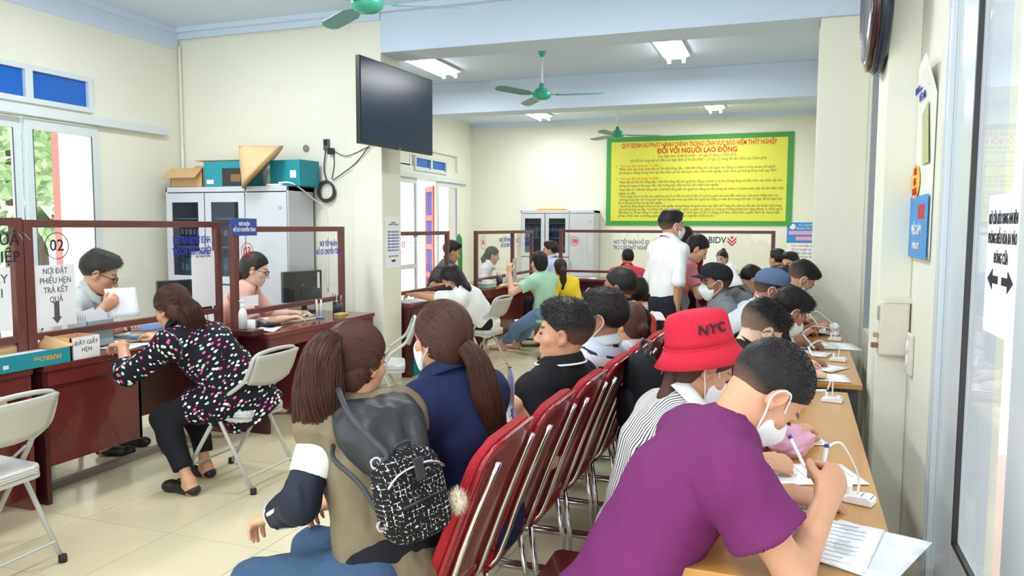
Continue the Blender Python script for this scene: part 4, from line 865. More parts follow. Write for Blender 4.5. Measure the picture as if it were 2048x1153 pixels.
    for A, rt_ in ((AR, True), (AL, False)):
        hpz = armp(A, 0, 0, 2)[-1:]+hand_prims(A['w'], A['d'], A['n'], rt_, A['c'], s*A['hs'], thumb=A['th'])
        hv = max(.0042, vox*.55); lo, hi = A['w']-.21*s, A['w']+.21*s
        def cuth(F, X, Y, Z, A=A): u = unit(A['w']-A['e']); c0 = A['w']-u*.09; return np.maximum(F, -((X-c0[0])*u[0]+(Y-c0[1])*u[1]+(Z-c0[2])*u[2]))
        bl2, bh2 = bbox(hpz[1:], .02); lo, hi = np.minimum(lo, bl2), np.maximum(hi, bh2); lo = np.maximum(lo, bl2-.08); hi = np.minimum(hi, bh2+.08)
        V, Q = build_sdf(hpz, hv, cuth, lo, hi); push(V, Q)
    hpr = head_prims(S, fem); nl = (N-sp*.02*s-H)@HM; hpr.append(cone(nl, V3((0, -.018, -.045))*S, .055*s*(.92 if fem else 1), .050*s*(.92 if fem else 1), .03)); cl = (ncut-H)@HM; cn = nn@HM
    def cuthd(F, X, Y, Z): return np.maximum(F, -((X-cl[0])*cn[0]+(Y-cl[1])*cn[1]+(Z-cl[2])*cn[2])-.004)
    hv = max(.0036, vox*.5); V, Q = build_sdf(hpr, hv, cuthd); q = V/S
    lips = (np.abs(q[:, 0]) < .021) & (q[:, 2] > -.076) & (q[:, 2] < -.054) & (q[:, 1] > .074)
    brow = (np.abs(q[:, 0]) > .014) & (np.abs(q[:, 0]) < .050) & (np.abs(q[:, 2]-.0245-.004*np.sin((np.abs(q[:, 0])-.014)*70)) < (.0035 if fem else .0048)) & (q[:, 1] > .05)
    tint = np.where(lips, .75 if fem else .45, 0.) - np.where(brow, .85, 0); ear = (np.abs(q[:, 0]) > .078) & (np.abs(q[:, 1]+.008) < .03); tint = tint+np.where(ear, .12, 0)
    push(V@HM.T+H, Q, tint)
    root = link('person', npmesh('person', np.concatenate(Vs)-org, np.concatenate(Qs), skm, tint=np.concatenate(Ts)), skm); root.location = org
    tag(root, label, cat, group)
    toW = lambda V: V@HM.T+H-org
    # --- eyes
    for q_ in (-1, 1):
        mb = MB(); mb.lathe([(.0005, -.005), (.007, -.0042), (.0115, 0), (.007, .0042), (.0005, .005)], n=12); vv = np.array(mb.v)
        vv = (vv+V3((q_*.031, .082, .002)))*S; mb.v = [tuple(p) for p in toW(vv)]; mb.build('eye', mat('eye_dark', '#2b1d18', .2), root, smooth=True)
    # --- hair
    hm = hm or HB; hp_l = []; th = {'short': .010, 'buzz': .006, 'fade': .013, 'pony': .010, 'bun': .010, 'long': .014, 'none': 0, 'cap': .007}[hair]; sl_, z0 = .857, .0
    if hair != 'none':
        hp_l = [ell((0, -.014, .038), (.077+th, .097+th, .090+th), k=.02)]
        if hair in ('short', 'fade'): hp_l += [ell((.008, .042, .104), (.055, .050, .026), k=.03), ell((0, -.015, .110), (.06, .07, .022), k=.03)]
        if hair in ('pony', 'bun', 'long'): sl_ = 1.0; z0 = -.004; hp_l += [ell((0, -.05, -.02), (.074, .055, .075), k=.03)]
        if hair == 'long': hp_l += [cone((q_*.066, .0, .03), (q_*.07, -.01, -.09), .032, .028, .03) for q_ in (-1, 1)]+[cone((0, -.07, .0), (0, -.075, -.14), .075, .06, .04, (V3((0, 1, 0)), .55))]
        if hair == 'bun': hp_l += [ell((0, -.085, .085) if not tail else tail, (.038, .036, .034), k=.008)]
        for p in hp_l:
            for key in ('a', 'b', 'c', 'r'):
                if key in p: p[key] = p[key]*S
            if p['t'] == 'c': p['ra'] *= S; p['rb'] *= S
            p['k'] *= S
        def cutha(F, X, Y, Z):
            y, z, x = Y/S, Z/S, np.abs(X/S)
            c = (.074+z0+sl_*(y-.082)) - z                          # hairline plane
            c = np.where(y < -.02, np.minimum(c, (-.095 if hair != 'long' else -.3)-z+0*c), c) if hair in ('pony', 'bun', 'long') else np.where(y < -.045, np.maximum(c, -.066-z), c)
            if hair != 'long': c = np.maximum(c, np.where(x > .055, .018-np.sqrt((y+.008)**2+.35*(z+.004)**2), -1.0))
            return np.maximum(F, c*S*.75)
        V, Q = build_sdf(hp_l, max(.0042, vox*.55), cutha); N_ = vnormals(V, Q); q = V/S
        am = {'short': .0022, 'fade': .0022, 'buzz': .0006, 'cap': .0005}.get(hair, .0016)
        V = V+N_*(am*S*wav(V/S, seed, 11, 3, (1, .6, .6)))[:, None]
        hl = (.074+z0+sl_*(q[:, 1]-.082)); u = q[:, 2]-hl; tn = np.zeros(len(V))
        if hair in ('fade', 'buzz', 'cap'):
            hi_ = .070 if hair == 'fade' else (.022 if hair == 'buzz' else .06); tn = np.clip(1.05-(q[:, 2]+.05)/(hi_+.02), 0, .95)*np.where(q[:, 1] > .05, .5, 1)
            if hair == 'fade': V = V-N_*(np.clip(.055-q[:, 2], 0, .08)/.08*.010*S)[:, None]
        elif hair == 'short': tn = np.clip(.55-u/.03, 0, .5)*(q[:, 2] < .02); V = V-N_*(np.clip(.01-q[:, 2], 0, .06)/.06*.008*S)[:, None]
        SV, SQ = [toW(V)], [Q]; lc = [q]; no = len(V)
        # combed strands and ponytail
        def strand(paths, r0):
            nonlocal no
            K = paths.shape[1]; n_ = len(paths); tg = np.gradient(paths, axis=1); tg /= np.linalg.norm(tg, axis=2, keepdims=True)+1e-9
            e1 = np.cross(tg, V3((.3, .5, .81))); e1 /= np.linalg.norm(e1, axis=2, keepdims=True)+1e-9; e2 = np.cross(tg, e1); rad = r0*np.linspace(1, .35, K)[None, :, None]
            ring_ = np.stack([paths+rad*(e1*math.cos(a)+e2*math.sin(a)) for a in (0, 2.09, 4.19)], 2).reshape(-1, 3)
            base = (np.arange(n_)*K*3)[:, None, None]+(np.arange(K-1)*3)[None, :, None]; a = np.array([0, 1, 2])[None, None, :]; b = np.array([1, 2, 0])[None, None, :]
            qd = np.stack([base+a, base+b, base+3+b, base+3+a], -1).reshape(-1, 4)+no
            SV.append(ring_); SQ.append(qd); rr = np.random.default_rng(seed+no).random(n_); l_ = np.stack([np.repeat(rr, K*3), np.repeat(rr*.7, K*3), np.tile(np.repeat(np.linspace(0, .3, K), 3), n_)], 1); lc.append(l_); no += len(ring_)
        rg = np.random.default_rng(seed+5)
        yawM = np.stack([V3((math.sin(y_), -math.cos(y_), 0)), V3((math.cos(y_), math.sin(y_), 0)), V3((0, 0, 1))], 1)
        tn_all = [tn]
        if hair == 'pony' and tail:
            tp = [V3(p)*S for p, r in tail]; trd = [r*S for p, r in tail]; tw = [yawM@p+H-org for p in tp]
            tw[0] = toW(V3(tail[0][0])[None]*S)[0]
            V2, Q2 = build_sdf(rodset(tw, [r*.86 for r in trd], .03), max(.006, vox*.7)); SV.append(V2); SQ.append(Q2+no); no += len(V2); lc.append((V2-tw[0])/S); tn_all.append(np.zeros(len(V2)))
            if strands:
                cv = np.array([list(p) for p in bez(tw, 6)]); rc_ = np.interp(np.linspace(0, 1, len(cv)), np.linspace(0, 1, len(trd)), trd); n_ = strands
                th_ = rg.random(n_)*6.283; rr = np.sqrt(rg.uniform(.55, 1.08, n_)); tg = np.gradient(cv, axis=0); tg /= np.linalg.norm(tg, axis=1, keepdims=True); e1 = np.cross(tg, V3((.2, .9, .1))); e1 /= np.linalg.norm(e1, axis=1, keepdims=True); e2 = np.cross(tg, e1)
                wob = 1+.10*np.sin(np.linspace(0, 9, len(cv))[None, :]+rg.random(n_)[:, None]*6.28); rad = (rc_[None, :]*rr[:, None]*wob); tw_ = th_[:, None]+.5*np.sin(np.linspace(0, 4, len(cv))[None, :]+th_[:, None])
                pth = cv[None]+rad[..., None]*(np.cos(tw_)[..., None]*e1[None]+np.sin(tw_)[..., None]*e2[None])
                pth[:, -3:, 2] -= (rg.random(n_)*.05)[:, None]*np.array([.3, .6, 1.]); k0 = no; strand(pth, .0016*S); tn_all.append(np.zeros(no-k0))
                # scalp strands combed towards the tie
                n2 = strands; u0 = rg.normal(size=(n2*3, 3)); u0 /= np.linalg.norm(u0, axis=1, keepdims=True); hh_ = .074+z0+sl_*(u0[:, 1]*.105-.014-.082); ok = (u0[:, 2]*.1+.038 > np.where(u0[:, 1] < .12, -.075, hh_)); u0 = u0[ok][:n2]
                tie = V3(tail[0][0])-V3((0, -.014, .038)); tie = tie/np.array([.087, .107, .1]); tie /= np.linalg.norm(tie); tt3 = np.linspace(0, 1, 9)[None, :, None]
                pp = u0[:, None]*(1-tt3)+tie*tt3; pp /= np.linalg.norm(pp, axis=2, keepdims=True); ra3 = np.array([.077, .097, .090])+th+.0012; pth = pp*ra3*(1+.16*np.clip(-pp[..., 2:3], 0, 1))+V3((0, -.014, .038)); pth = toW((pth*S).reshape(-1, 3)).reshape(pth.shape); k0 = no; strand(pth, .0014*S); tn_all.append(np.zeros(no-k0))
        elif strands:
            sel = rg.choice(len(V), strands); bas = V[sel]; dirn = N_[sel]*.42+V3((.12, .45, -.1))+rg.normal(size=(strands, 3))*.16; dirn /= np.linalg.norm(dirn, axis=1, keepdims=True); ln = {'short': .020, 'fade': .018, 'buzz': .005, 'cap': .004}.get(hair, .01)*S*rg.uniform(.5, 1.2, strands)*np.clip((V[sel][:, 2]/S-(-.06 if hair == 'short' else .01))/.08, .1, 1)
            pth = bas[:, None]+dirn[:, None]*(ln[:, None]*np.linspace(-.15, 1, 3))[..., None]; pth[:, 2] -= N_[sel]*(ln*.3)[:, None]; pth = toW(pth.reshape(-1, 3)).reshape(pth.shape); k0 = no; strand(pth, .0011*S); tn_all.append(np.repeat(tn[sel]*.8, 9))
        tn_all = np.concatenate(tn_all); ho = link('hair', npmesh('hair', np.concatenate(SV), np.concatenate(SQ), hm, loc=np.concatenate(lc), tint=tn_all), hm, root)
    # --- clothes
    def attr(V, kind):
        """coordinates measured along the nearest body bone, so a printed pattern follows the cloth"""
        bones = [(Pv, N, sd)] if kind != 'leg' else [(hipr, kr, hs_), (hipl, kl, hs_), (kr, fR, hs_), (kl, fL, hs_)]
        if kind == 'arm': bones += [(AR['s']+(AR['e']-AR['s'])*.2, AR['e'], fwd), (AL['s']+(AL['e']-AL['s'])*.2, AL['e'], fwd), (AR['e'], AR['w'], fwd), (AL['e'], AL['w'], fwd)]
        best = np.full(len(V), 9.); out = np.zeros((len(V), 3))
        for i, (a, b, sx) in enumerate(bones):
            ba = b-a; L = np.linalg.norm(ba); dn = ba/L; t = np.clip((V-a)@dn/L, 0, 1); d = np.linalg.norm(V-a-t[:, None]*ba, axis=1)-(.13 if i == 0 and kind == 'arm' else .055)
            xx = unit(sx-dn*(sx@dn)); zz = np.cross(xx, dn); m_ = d < best; best[m_] = d[m_]; rel = V[m_]-a; out[m_] = np.stack([rel@xx, rel@dn, rel@zz], 1)
        return out
    def garment(nm, prims, m, h, wr_amp=.004, kind='arm', fr=5, st=(1, 1, .55), lbl=None):
        V, Q = build_sdf(prims, h)
        if len(V) == 0: return None
        N_ = vnormals(V, Q); w1 = wav(V, seed+3, fr, 2, st); V2 = V+N_*(wr_amp*(1-np.abs(w1)*1.6)+wr_amp*.5*wav(V, seed+9, fr*2.2, 1, (1, 1, .7)))[:, None]
        return link(nm, npmesh(nm, V2-org, Q, m, loc=attr(V, kind)), m, root, label=lbl)
    sh = dict(m=fab('plain_white', '#e8eaee'), sl=.6, e=.014, hem=.10, col=True); sh.update(shirt or {}); e = sh['e']
    down = unit(Pv-Wst)
    T = torso(e); T[0] = cone(Wst, Pv+down*sh['hem'], wr+e, pr+e+.012, .06, fl, cap=True)
    if not stand: T += [ell(Pv+V3((0, 0, -.0)), V3((.145, .13, .10))*s*fat+e*.6, k=.04)]
    for A in (AR, AL): T += armp(A, sh.get('ea', e*(1.0 if sh['sl'] > 1.2 else 1.25)), 0, sh['sl'], sh.get('flare', .008) if sh['sl'] < 1 else 0)
    for A in (AR, AL):
        if sh['sl'] < 1.95:
            g = sh['sl']; P0, P1 = (A['s'], A['e']) if g <= 1 else (A['e'], A['w']); gg = g if g <= 1 else g-1; u = unit(P1-P0); c_ = P0+(P1-P0)*gg; rr = (.047-.009*gg if g <= 1 else .041-.014*gg)*s+.006; T.append(cone(c_-u*.012, c_+u*.06, rr, rr, .002, op=-1))
    T.append(cone(N-sp*.01+fwd*.012, H, .058*s, .058*s, .012, op=-1))
    if sh.get('vneck'): T.append(cone(N-sp*.06+fwd*.10, N+fwd*.06, .035, .05, .01, op=-1))
    so_ = garment(sh.get('name', 'shirt'), T, sh['m'], vox, sh.get('wr', .0045), lbl=sh.get('label'))
    if sh.get('hood'): 
        B_ = np.stack([sd, fwd, sp], 1); garment('hood', [cone(N-fwd*.045+sd*.10-sp*.01, N-fwd*.045-sd*.10-sp*.01, .052, .052, .05), cone(N-fwd*.085+sd*.075-sp*.06, N-fwd*.15-sp*.25+sd*.015, .060, .045, .05), cone(N-fwd*.085-sd*.075-sp*.06, N-fwd*.15-sp*.25-sd*.015, .060, .045, .05), ell(N-fwd*.10-sp*.10, V3((.11, .062, .11))*s, B_, k=.05), cone(N-sp*.02, H, .062*s, .062*s, .012, op=-1), cone(N-fwd*.17-sp*.06+sd*.06, N-fwd*.19-sp*.20, .018, .012, .03, op=-1), cone(N-fwd*.175-sp*.09-sd*.05, N-fwd*.19-sp*.20-sd*.03, .014, .01, .03, op=-1)], sh['hood'], vox, .007, fr=5)
    if sh.get('col'):
        cm = sh.get('colm', sh['m']); a0, a1 = -PI*1.44, PI*.44; zh = sh.get('ch', 1.0)
        def cpt(u, v):
            a = a0+(a1-a0)*u; fr_ = (1+math.sin(a))/2; prof_ = [(.068, .050), (.068, .092*zh), (.076, .100*zh), (.090, .080), (.106, .058)] if not sh.get('band') else [(.067, .045), (.066, .078), (.070, .082), (.075, .068), (.080, .052)]; x = v*4; i = min(int(x), 3); t = x-i; r = prof_[i][0]*(1-t)+prof_[i+1][0]*t; z = prof_[i][1]*(1-t)+prof_[i+1][1]*t
            z -= .052*fr_; return N+(sd*math.cos(a)*r+fwd*(math.sin(a)*r*.98+.008))*s+sp*z*s-org
        MB().grid(lambda u, v: tuple(cpt(u, v)), 28, 8).build('collar', cm, root, smooth=True, thick=.004)
        if sh.get('stripe'):
            MB().tube([tuple(cpt(u, .93)+(cpt(u, 1)-cpt(u, .5))*.02+unit(cpt(u, .9)+org-N)*.003) for u in np.linspace(0.01, .99, 30)], .0048, 6).build('collar_stripe', M_paper, root, smooth=True)
    pn = dict(m=fab('dark_trousers', '#22252c'), f1=1.93, e=.014); pn.update(pants or {})
    if legs:
        T = [ell(Pv-V3((0, 0, .005)), V3((.150, .135, .115))*s*fat, np.stack([hs_, hf, V3((0, 0, 1))], 1), k=.05)]+legp(hipr, kr, fR, pn['e'], pn['f1'])+legp(hipl, kl, fL, pn['e'], pn['f1'])
        T.append(cone(Pv, Wst, pr+.004, wr+.004, .04, fl)) if not stand else T.append(cone(Pv, Pv+(Wst-Pv)*.6, pr+.004, wr+.004, .04, fl))
        garment('trousers', T, pn['m'], max(vox, .009), .005, 'leg')
        if shoes:
            for ft, k_ in ((fR, kr), (fL, kl)): garment('shoe', footp(ft, k_, .008)[1:]+[], shoes, max(vox, .008), .0005, 'leg')
    # --- mask, glasses
    if mask:
        mp_ = [ell((0, .030, -.048), (.067, .070, .072), k=.02), ell((0, .070, -.045), (.040, .048, .050), k=.03), cone((0, .07, -.01), (0, .105, -.032), .02, .018, .03), ell((0, .055, -.095), (.040, .03, .026), k=.03)]
        for p in mp_:
            for key in ('a', 'b', 'c', 'r'):
                if key in p: p[key] = p[key]*S
            if p['t'] == 'c': p['ra'] *= S; p['rb'] *= S
        def cutm(F, X, Y, Z): y, z = Y/S, Z/S; c = np.maximum(.030+.25*np.abs(z+.05)-y, np.maximum(z-.002-.0*y-.012*(y-.06)/.05, -.125-z)); return np.maximum(F, c*S)
        V, Q = build_sdf(mp_, max(.005, vox*.55), cutm); mo = link('face_mask', npmesh('face_mask', toW(V), Q, mask if mask is not True else M_mask), None, root)
        for q_ in (-1, 1):
            for pts in ([(.056, .052, -.012), (.071, .030, .004), (.083, .004, .026), (.085, -.014, .022)], [(.052, .046, -.09), (.066, .026, -.070), (.080, .002, -.045), (.085, -.022, -.018), (.085, -.024, .004), (.085, -.014, .022)]):
                w2 = toW(np.array([V3((q_*x*(.96 if fem else 1), y, z))*S for x, y, z in pts])); MB().tube(bez([tuple(p) for p in w2], 4), .0022*S, 6).build('ear_loop', M_mask if mask is True else mask, mo, smooth=True)
    if glasses:
        gm = mat('glasses_frame', '#1a1a1d', .3); go = None; mbv = []
        for q_ in (-1, 1):
            lp = [toW(np.array([V3((q_*.034+.024*math.cos(a), .104-.012*abs(math.cos(a)*.5+q_*.5), -.004+.019*math.sin(a)))*S]))[0] for a in np.linspace(0, 2*PI, 18)[:-1]]
            o = MB().tube([tuple(p) for p in lp], .0024*S, 6, closed=True).build('glasses_rim', gm, go or root, smooth=True)
            if go is None: go = o; o.name = 'glasses'
            w2 = toW(np.array([V3(p)*S for p in ((q_*.060, .094, .002), (q_*.078, .055, .004), (q_*.083, .0, .008), (q_*.084, -.02, -.002), (q_*.083, -.028, -.02))])); MB().tube([tuple(p) for p in w2], .0022*S, 6).build('temple', gm, go, smooth=True)
            mb = MB(); mb.add([tuple(p) for p in lp], [tuple(range(len(lp)))]); mb.build('lens', M_glass, go)
        w2 = toW(np.array([V3(p)*S for p in ((-.010, .104, 0), (0, .107, .004), (.010, .104, 0))])); MB().tube([tuple(p) for p in w2], .0022*S, 6).build('bridge', gm, go)
    info = dict(root=root, H=H, HM=HM, S=S, org=org, toW=toW, N=N, Ch=Ch, sp=sp, fwd=fwd, sd=sd, AR=AR, AL=AL, Pv=Pv, f=f, garment=garment, shr=shr, shl=shl, Wst=Wst, kr=kr, kl=kl, hipr=hipr, hipl=hipl)
    return info
def local_mesh(info, V, Q, nm, m, tint=None):
    return link(nm, npmesh(nm, info['toW'](V), Q, m), m, info['root'])
def cap_on(info, m, brim=True, h=.006):
    """baseball cap"""
    S = info['S']
    P_ = [ell(V3((0, -.012, .052))*S, V3((.092, .112, .090))*S, k=.01), ell(V3((0, .03, .10))*S, V3((.07, .07, .05))*S, k=.03)]
    def cut(F, X, Y, Z): y, z = Y/S, Z/S; return np.maximum(F, ((.052+.22*(y-.06))-z)*S)
    V, Q = build_sdf(P_, h, cut); o = local_mesh(info, V, Q, 'cap', m)
    V = []; nu, nv = 16, 6
    mb = MB(); mb.grid(lambda u, v: tuple(info['toW']((V3(((u-.5)*.165*(1-.18*v*v), .075+.085*v*math.sqrt(max(0, 1-(2*u-1)**2*.75))+.02*math.sqrt(max(0, 1-(2*u-1)**2)), .056+.03*(1-abs(2*u-1)**2)*.55-.010*v))*S)[None])[0]), nu, nv)
    mb.build('brim', m, o, smooth=True, thick=.004)
    return o
# ------------------------------------------------------------------ printed fabrics (follow the 'loc' cloth coordinates)
def pattern(name, base, build, rough=.85):
    m = bpy.data.materials.new(name); m.use_nodes = True; t = m.node_tree; b = t.nodes['Principled BSDF']; b.inputs['Roughness'].default_value = rough; b.inputs['Specular IOR Level'].default_value = .2
    at_ = nd(t, 'ShaderNodeAttribute', attribute_name='loc'); sp_ = nd(t, 'ShaderNodeSeparateXYZ'); t.links.new(at_.outputs['Vector'], sp_.inputs[0])
    def mth(op, a, b_=None, clamp=False):
        n = nd(t, 'ShaderNodeMath', operation=op); n.use_clamp = clamp
        for i, v in enumerate((a, b_)):
            if v is None: continue
            if isinstance(v, (int, float)): n.inputs[i].default_value = v
            else: t.links.new(v, n.inputs[i])
        return n.outputs[0]
    def mix(f, a, b_):
        n = nd(t, 'ShaderNodeMix', data_type='RGBA'); t.links.new(f, n.inputs[0])
        for i, v in ((6, a), (7, b_)):
            if isinstance(v, str): n.inputs[i].default_value = lin(v)
            else: t.links.new(v, n.inputs[i])
        return n.outputs[2]
    t.links.new(build(t, at_.outputs['Vector'], sp_.outputs, mth, mix), b.inputs['Base Color']); MATS[name] = m; return m
def candy(t, vec, xyz, mth, mix):
    out = None; prev = '#1c1c24'
    for sc_, off in ((26, 0), (26, 3.7)):
        mp_ = nd(t, 'ShaderNodeMapping'); mp_.inputs['Location'].default_value = (off, off*.3, off*.7); mp_.inputs['Rotation'].default_value = (0, 0, off); mp_.inputs['Scale'].default_value = (.75, 1.5, 1); t.links.new(vec, mp_.inputs[0])
        v = nd(t, 'ShaderNodeTexVoronoi'); v.inputs['Scale'].default_value = sc_; v.inputs['Randomness'].default_value = .75; t.links.new(mp_.outputs[0], v.inputs['Vector'])
        sc = nd(t, 'ShaderNodeSeparateColor'); t.links.new(v.outputs['Color'], sc.inputs[0])
        cr = nd(t, 'ShaderNodeValToRGB'); cr.color_ramp.interpolation = 'CONSTANT'; e = cr.color_ramp.elements; e[0].color = lin('#f0eef0'); e[1].position = .38; e[1].color = lin('#e85aa0'); n_ = e.new(.68); n_.color = lin('#9fe0bd'); n_ = e.new(.86); n_.color = lin('#f4f2f4'); t.links.new(sc.outputs[0], cr.inputs[0])
        f = mth('LESS_THAN', v.outputs['Distance'], .27); prev = mix(f, prev, cr.outputs[0])
    return prev
M_candy = pattern('bow_print', '', candy)
def stripes(t, vec, xyz, mth, mix):
    f = mth('GREATER_THAN', mth('SINE', mth('MULTIPLY', xyz[0], 6.283/.0115)), .35); return mix(f, '#e9e9e6', '#3a3c42')
M_stripe = pattern('black_white_stripes', '', stripes)
def dashes(t, vec, xyz, mth, mix):
    v = mth('DIVIDE', xyz[1], .052); row = mth('FLOOR', v); fr = mth('FRACT', v); u = mth('FRACT', mth('ADD', mth('DIVIDE', xyz[0], .11), mth('MULTIPLY', row, .37)))
    f = mth('MULTIPLY', mth('LESS_THAN', fr, .22), mth('LESS_THAN', u, .5)); f2 = mth('LESS_THAN', mth('FRACT', mth('MULTIPLY', v, .5)), .5)
    return mix(f, mix(f2, '#dfe2ee', '#c9d2e6'), '#2e3346')
M_dash = pattern('dashed_print', '', dashes)
def dots(t, vec, xyz, mth, mix):
    v = nd(t, 'ShaderNodeTexVoronoi'); v.inputs['Scale'].default_value = 60; t.links.new(vec, v.inputs['Vector']); return mix(mth('LESS_THAN', v.outputs['Distance'], .12), '#ecece8', '#8a8580')
M_dots = pattern('dotted_white', '', dots)
def tweed(t, vec, xyz, mth, mix):
    tc = nd(t, 'ShaderNodeTexCoord'); n = nd(t, 'ShaderNodeTexNoise'); n.inputs['Scale'].default_value = 70; t.links.new(tc.outputs['Object'], n.inputs['Vector'])
    s2 = nd(t, 'ShaderNodeSeparateXYZ'); t.links.new(tc.outputs['Object'], s2.inputs[0]); nz = n.outputs['Fac']
    a = mth('GREATER_THAN', mth('ADD', mth('SINE', mth('MULTIPLY', s2.outputs[0], 6.283/.014)), mth('MULTIPLY', nz, 1.1)), 1.45); b = mth('GREATER_THAN', mth('ADD', mth('SINE', mth('MULTIPLY', s2.outputs[2], 6.283/.014)), mth('MULTIPLY', nz, 1.1)), 1.45)
    n3 = nd(t, 'ShaderNodeTexNoise'); n3.inputs['Scale'].default_value = 160; t.links.new(tc.outputs['Object'], n3.inputs['Vector'])
    return mix(mth('MULTIPLY', mth('MAXIMUM', a, b), mth('GREATER_THAN', n3.outputs['Fac'], .52)), '#1b1b1d', '#cfcac6')
M_tweed = pattern('black_white_tweed', '', tweed)
F_purple = fab('purple_cotton', '#6f2a60'); F_denim = mat('blue_denim', '#3b536f', .85, noise=(30, .2), bump=(300, .2), spec=.2); F_denl = mat('pale_denim', '#6f8fb5', .85, noise=(20, .15), bump=(300, .2), spec=.2)
F_black = fab('black_cotton', '#1d1e22'); F_navy = fab('navy_jacket', '#232c4f'); F_olive = fab('olive_nylon', '#776c55', .5); F_blk2 = mat('black_leatherette', '#2a2d32', .5, noise=(8, .1), bump=(40, .15)); F_wht = fab('white_cotton', '#eceef0'); F_navy2 = fab('dark_navy_nylon', '#1e2230', .5)
F_pink = fab('salmon_cotton', '#e7b3a6'); F_pink2 = fab('pink_cotton', '#d98893'); F_green = fab('mint_cotton', '#a3cdb2'); F_yel = fab('yellow_cotton', '#ecc93a'); F_sky = fab('pale_blue_cotton', '#b7cbe6'); F_red = fab('red_polo_cotton', '#d63c52'); F_dred = fab('dark_red_cotton', '#7c1f38'); F_grey = fab('grey_sweater', '#787d86'); F_lgrey = fab('light_grey_cotton', '#c9d2d6'); F_dgrey = fab('dark_grey_cotton', '#4a4c52'); F_or = fab('orange_red_cotton', '#d8452f'); F_gtr = fab('grey_trousers', '#9aa0a6')
Sh_blk = mat('black_shoe', '#1c1b1b', .5)

# ------------------------------------------------------------------ people at the writing tables
pp = person('man in a purple T-shirt and white mask bent over writing, nearest at the right', (-.045, 2.04, 1.13), (-.40, 1.87, .56), 22, 32, -56, 4,
    R=dict(h=(.108, 2.015, .865), el=(.036, 1.80, .765), d=(.22, .62, .42), n=(-.75, .45, -.35), c=(1.15, 1.3, 1.4, 1.45), th=.9, hs=1.12), L=dict(h=(.035, 2.30, .788), d=(.9, .15, -.05), n=(0, .1, -1), c=.35, pole=(.1, .5, -.9)),
    fR=(-.02, 1.72), fL=(-.02, 2.05), skin=1, hair='buzz', shirt=dict(m=F_purple, sl=.56, e=.018, flare=.028, col=True, band=True, wr=.006), shoes=Sh_blk, mask=True, vox=.0065, s=1.06, hs=1.0, bulge=.04, nk=.14, strands=3500, seed=11, fat=1.05)
A = pp['AR']; u = A['e']-A['s']; pp['garment']('sleeve_cuff', [cone(A['s']+u*.45, A['s']+u*.575, .102, .103, .004, cap=True), cone(A['s']+u*.2, A['s']+u*.45, .12, .12, .002, op=-1), cone(A['s']+u*.575, A['s']+u*.8, .085, .085, .002, op=-1)], F_purple, .0055, .001)
ph = person('woman in a red bucket hat and striped blouse writing beside the man in purple', (-.25, 2.54, 1.095), (-.44, 2.50, .52), 22, 30, -34, 0,
    R=dict(h=(-.06, 2.55, .80), d=(.9, .3, -.1), n=(-.2, .5, -.8), c=.85, pole=(.2, -.5, -.9), th=.8), L=dict(h=(.03, 2.98, .80), d=(.6, .7, 0), n=(0, 0, -1), c=.6), skin=1, fem=True, hair='pony', tail=[((0, -.09, -.03), .03), ((0, -.12, -.10), .03), ((0, -.11, -.2), .02)], hm=HBR,
    shirt=dict(m=M_stripe, sl=1.9, e=.018, wr=.006), mask=True, vox=.008, s=1.0, bulge=.05, seed=12)
pg = person('man with an undercut and black glasses in a black jacket, head down at the table', (-.12, 4.07, 1.025), (-.60, 3.74, .52), 28, 32, -42, 0,
    R=dict(h=(.12, 4.20, .80), d=(.7, .6, -.1), n=(-.3, 0, -.8), c=.7), L=dict(h=(.08, 4.5, .80), d=(.6, .5, 0), c=.5), skin=3, hair='fade', hm=HBP, shirt=dict(m=F_black, sl=1.9, e=.024), vox=.008, glasses=True, s=1.05, hs=1.1, bulge=.06, strands=1800, seed=13)
pm = person('dark-haired man in a white mask writing behind the man with glasses', (.02, 5.18, 1.01), (-.42, 4.95, .52), 22, 28, -38, 0,
    R=dict(h=(.12, 4.62, .815), d=(.8, .15, -.25), n=(0, 0, -1), c=(.3, .4, .5, .5), th=.3), L=dict(h=(.12, 5.35, .80), d=(.7, -.3, 0), c=.5), skin=2, hair='short', shirt=dict(m=F_black, sl=1.7, e=.018), mask=True, vox=.009, s=1.05, hs=1.1, bulge=.05, strands=1200, seed=14)
pc = person('man in a blue-grey cap, white mask and pale shirt at the far writing table', (-.11, 5.78, 1.105), (-.52, 5.55, .52), 15, 12, -22, 0,
    R=dict(h=(.10, 5.55, .81), c=.6), L=dict(h=(.1, 5.95, .81), c=.6), skin=2, hair='cap', shirt=dict(m=F_lgrey, sl=1.7, e=.018), mask=True, vox=.010, hs=1.08, seed=15)
cap_on(pc, fab('blue_grey_cap_cloth', '#5c7193'), h=.007)
pu = person('man with an undercut in black, bent down at the end of the far writing table', (.10, 6.29, 1.15), (-.34, 6.2, .52), 12, 18, -42, 0,
    R=dict(h=(.20, 6.0, .82), d=(.8, .3, .2), n=(-.3, 0, -.8), c=.7), L=dict(h=(.15, 6.28, .82), c=.6), skin=1, hair='fade', shirt=dict(m=F_black, sl=1.9, e=.018), mask=True, vox=.010, hs=1.08, seed=16)
person('person with short black hair half hidden behind the blue-grey cap', (-.32, 7.5, 1.06), (-.62, 7.5, .5), 20, 25, -30, 0, skin=1, hair='short', shirt=dict(m=F_grey), vox=.012, seed=17)
person('man with a bare forehead and dark mask looking out beside the column', (.03, 8.82, 1.15), (.05, 9.1, .52), 240, 235, -5, 0, skin=1, hair='short', shirt=dict(m=F_dgrey), vox=.012, seed=18, mask=fab('mask_dark', '#3a4150'))
person('person seen only as the back of a dark head under the blue poster', (-.12, 10.05, 1.15), (-.15, 9.8, .52), 120, 140, 0, 0, skin=1, hair='short', shirt=dict(m=F_dgrey), vox=.013, seed=19)
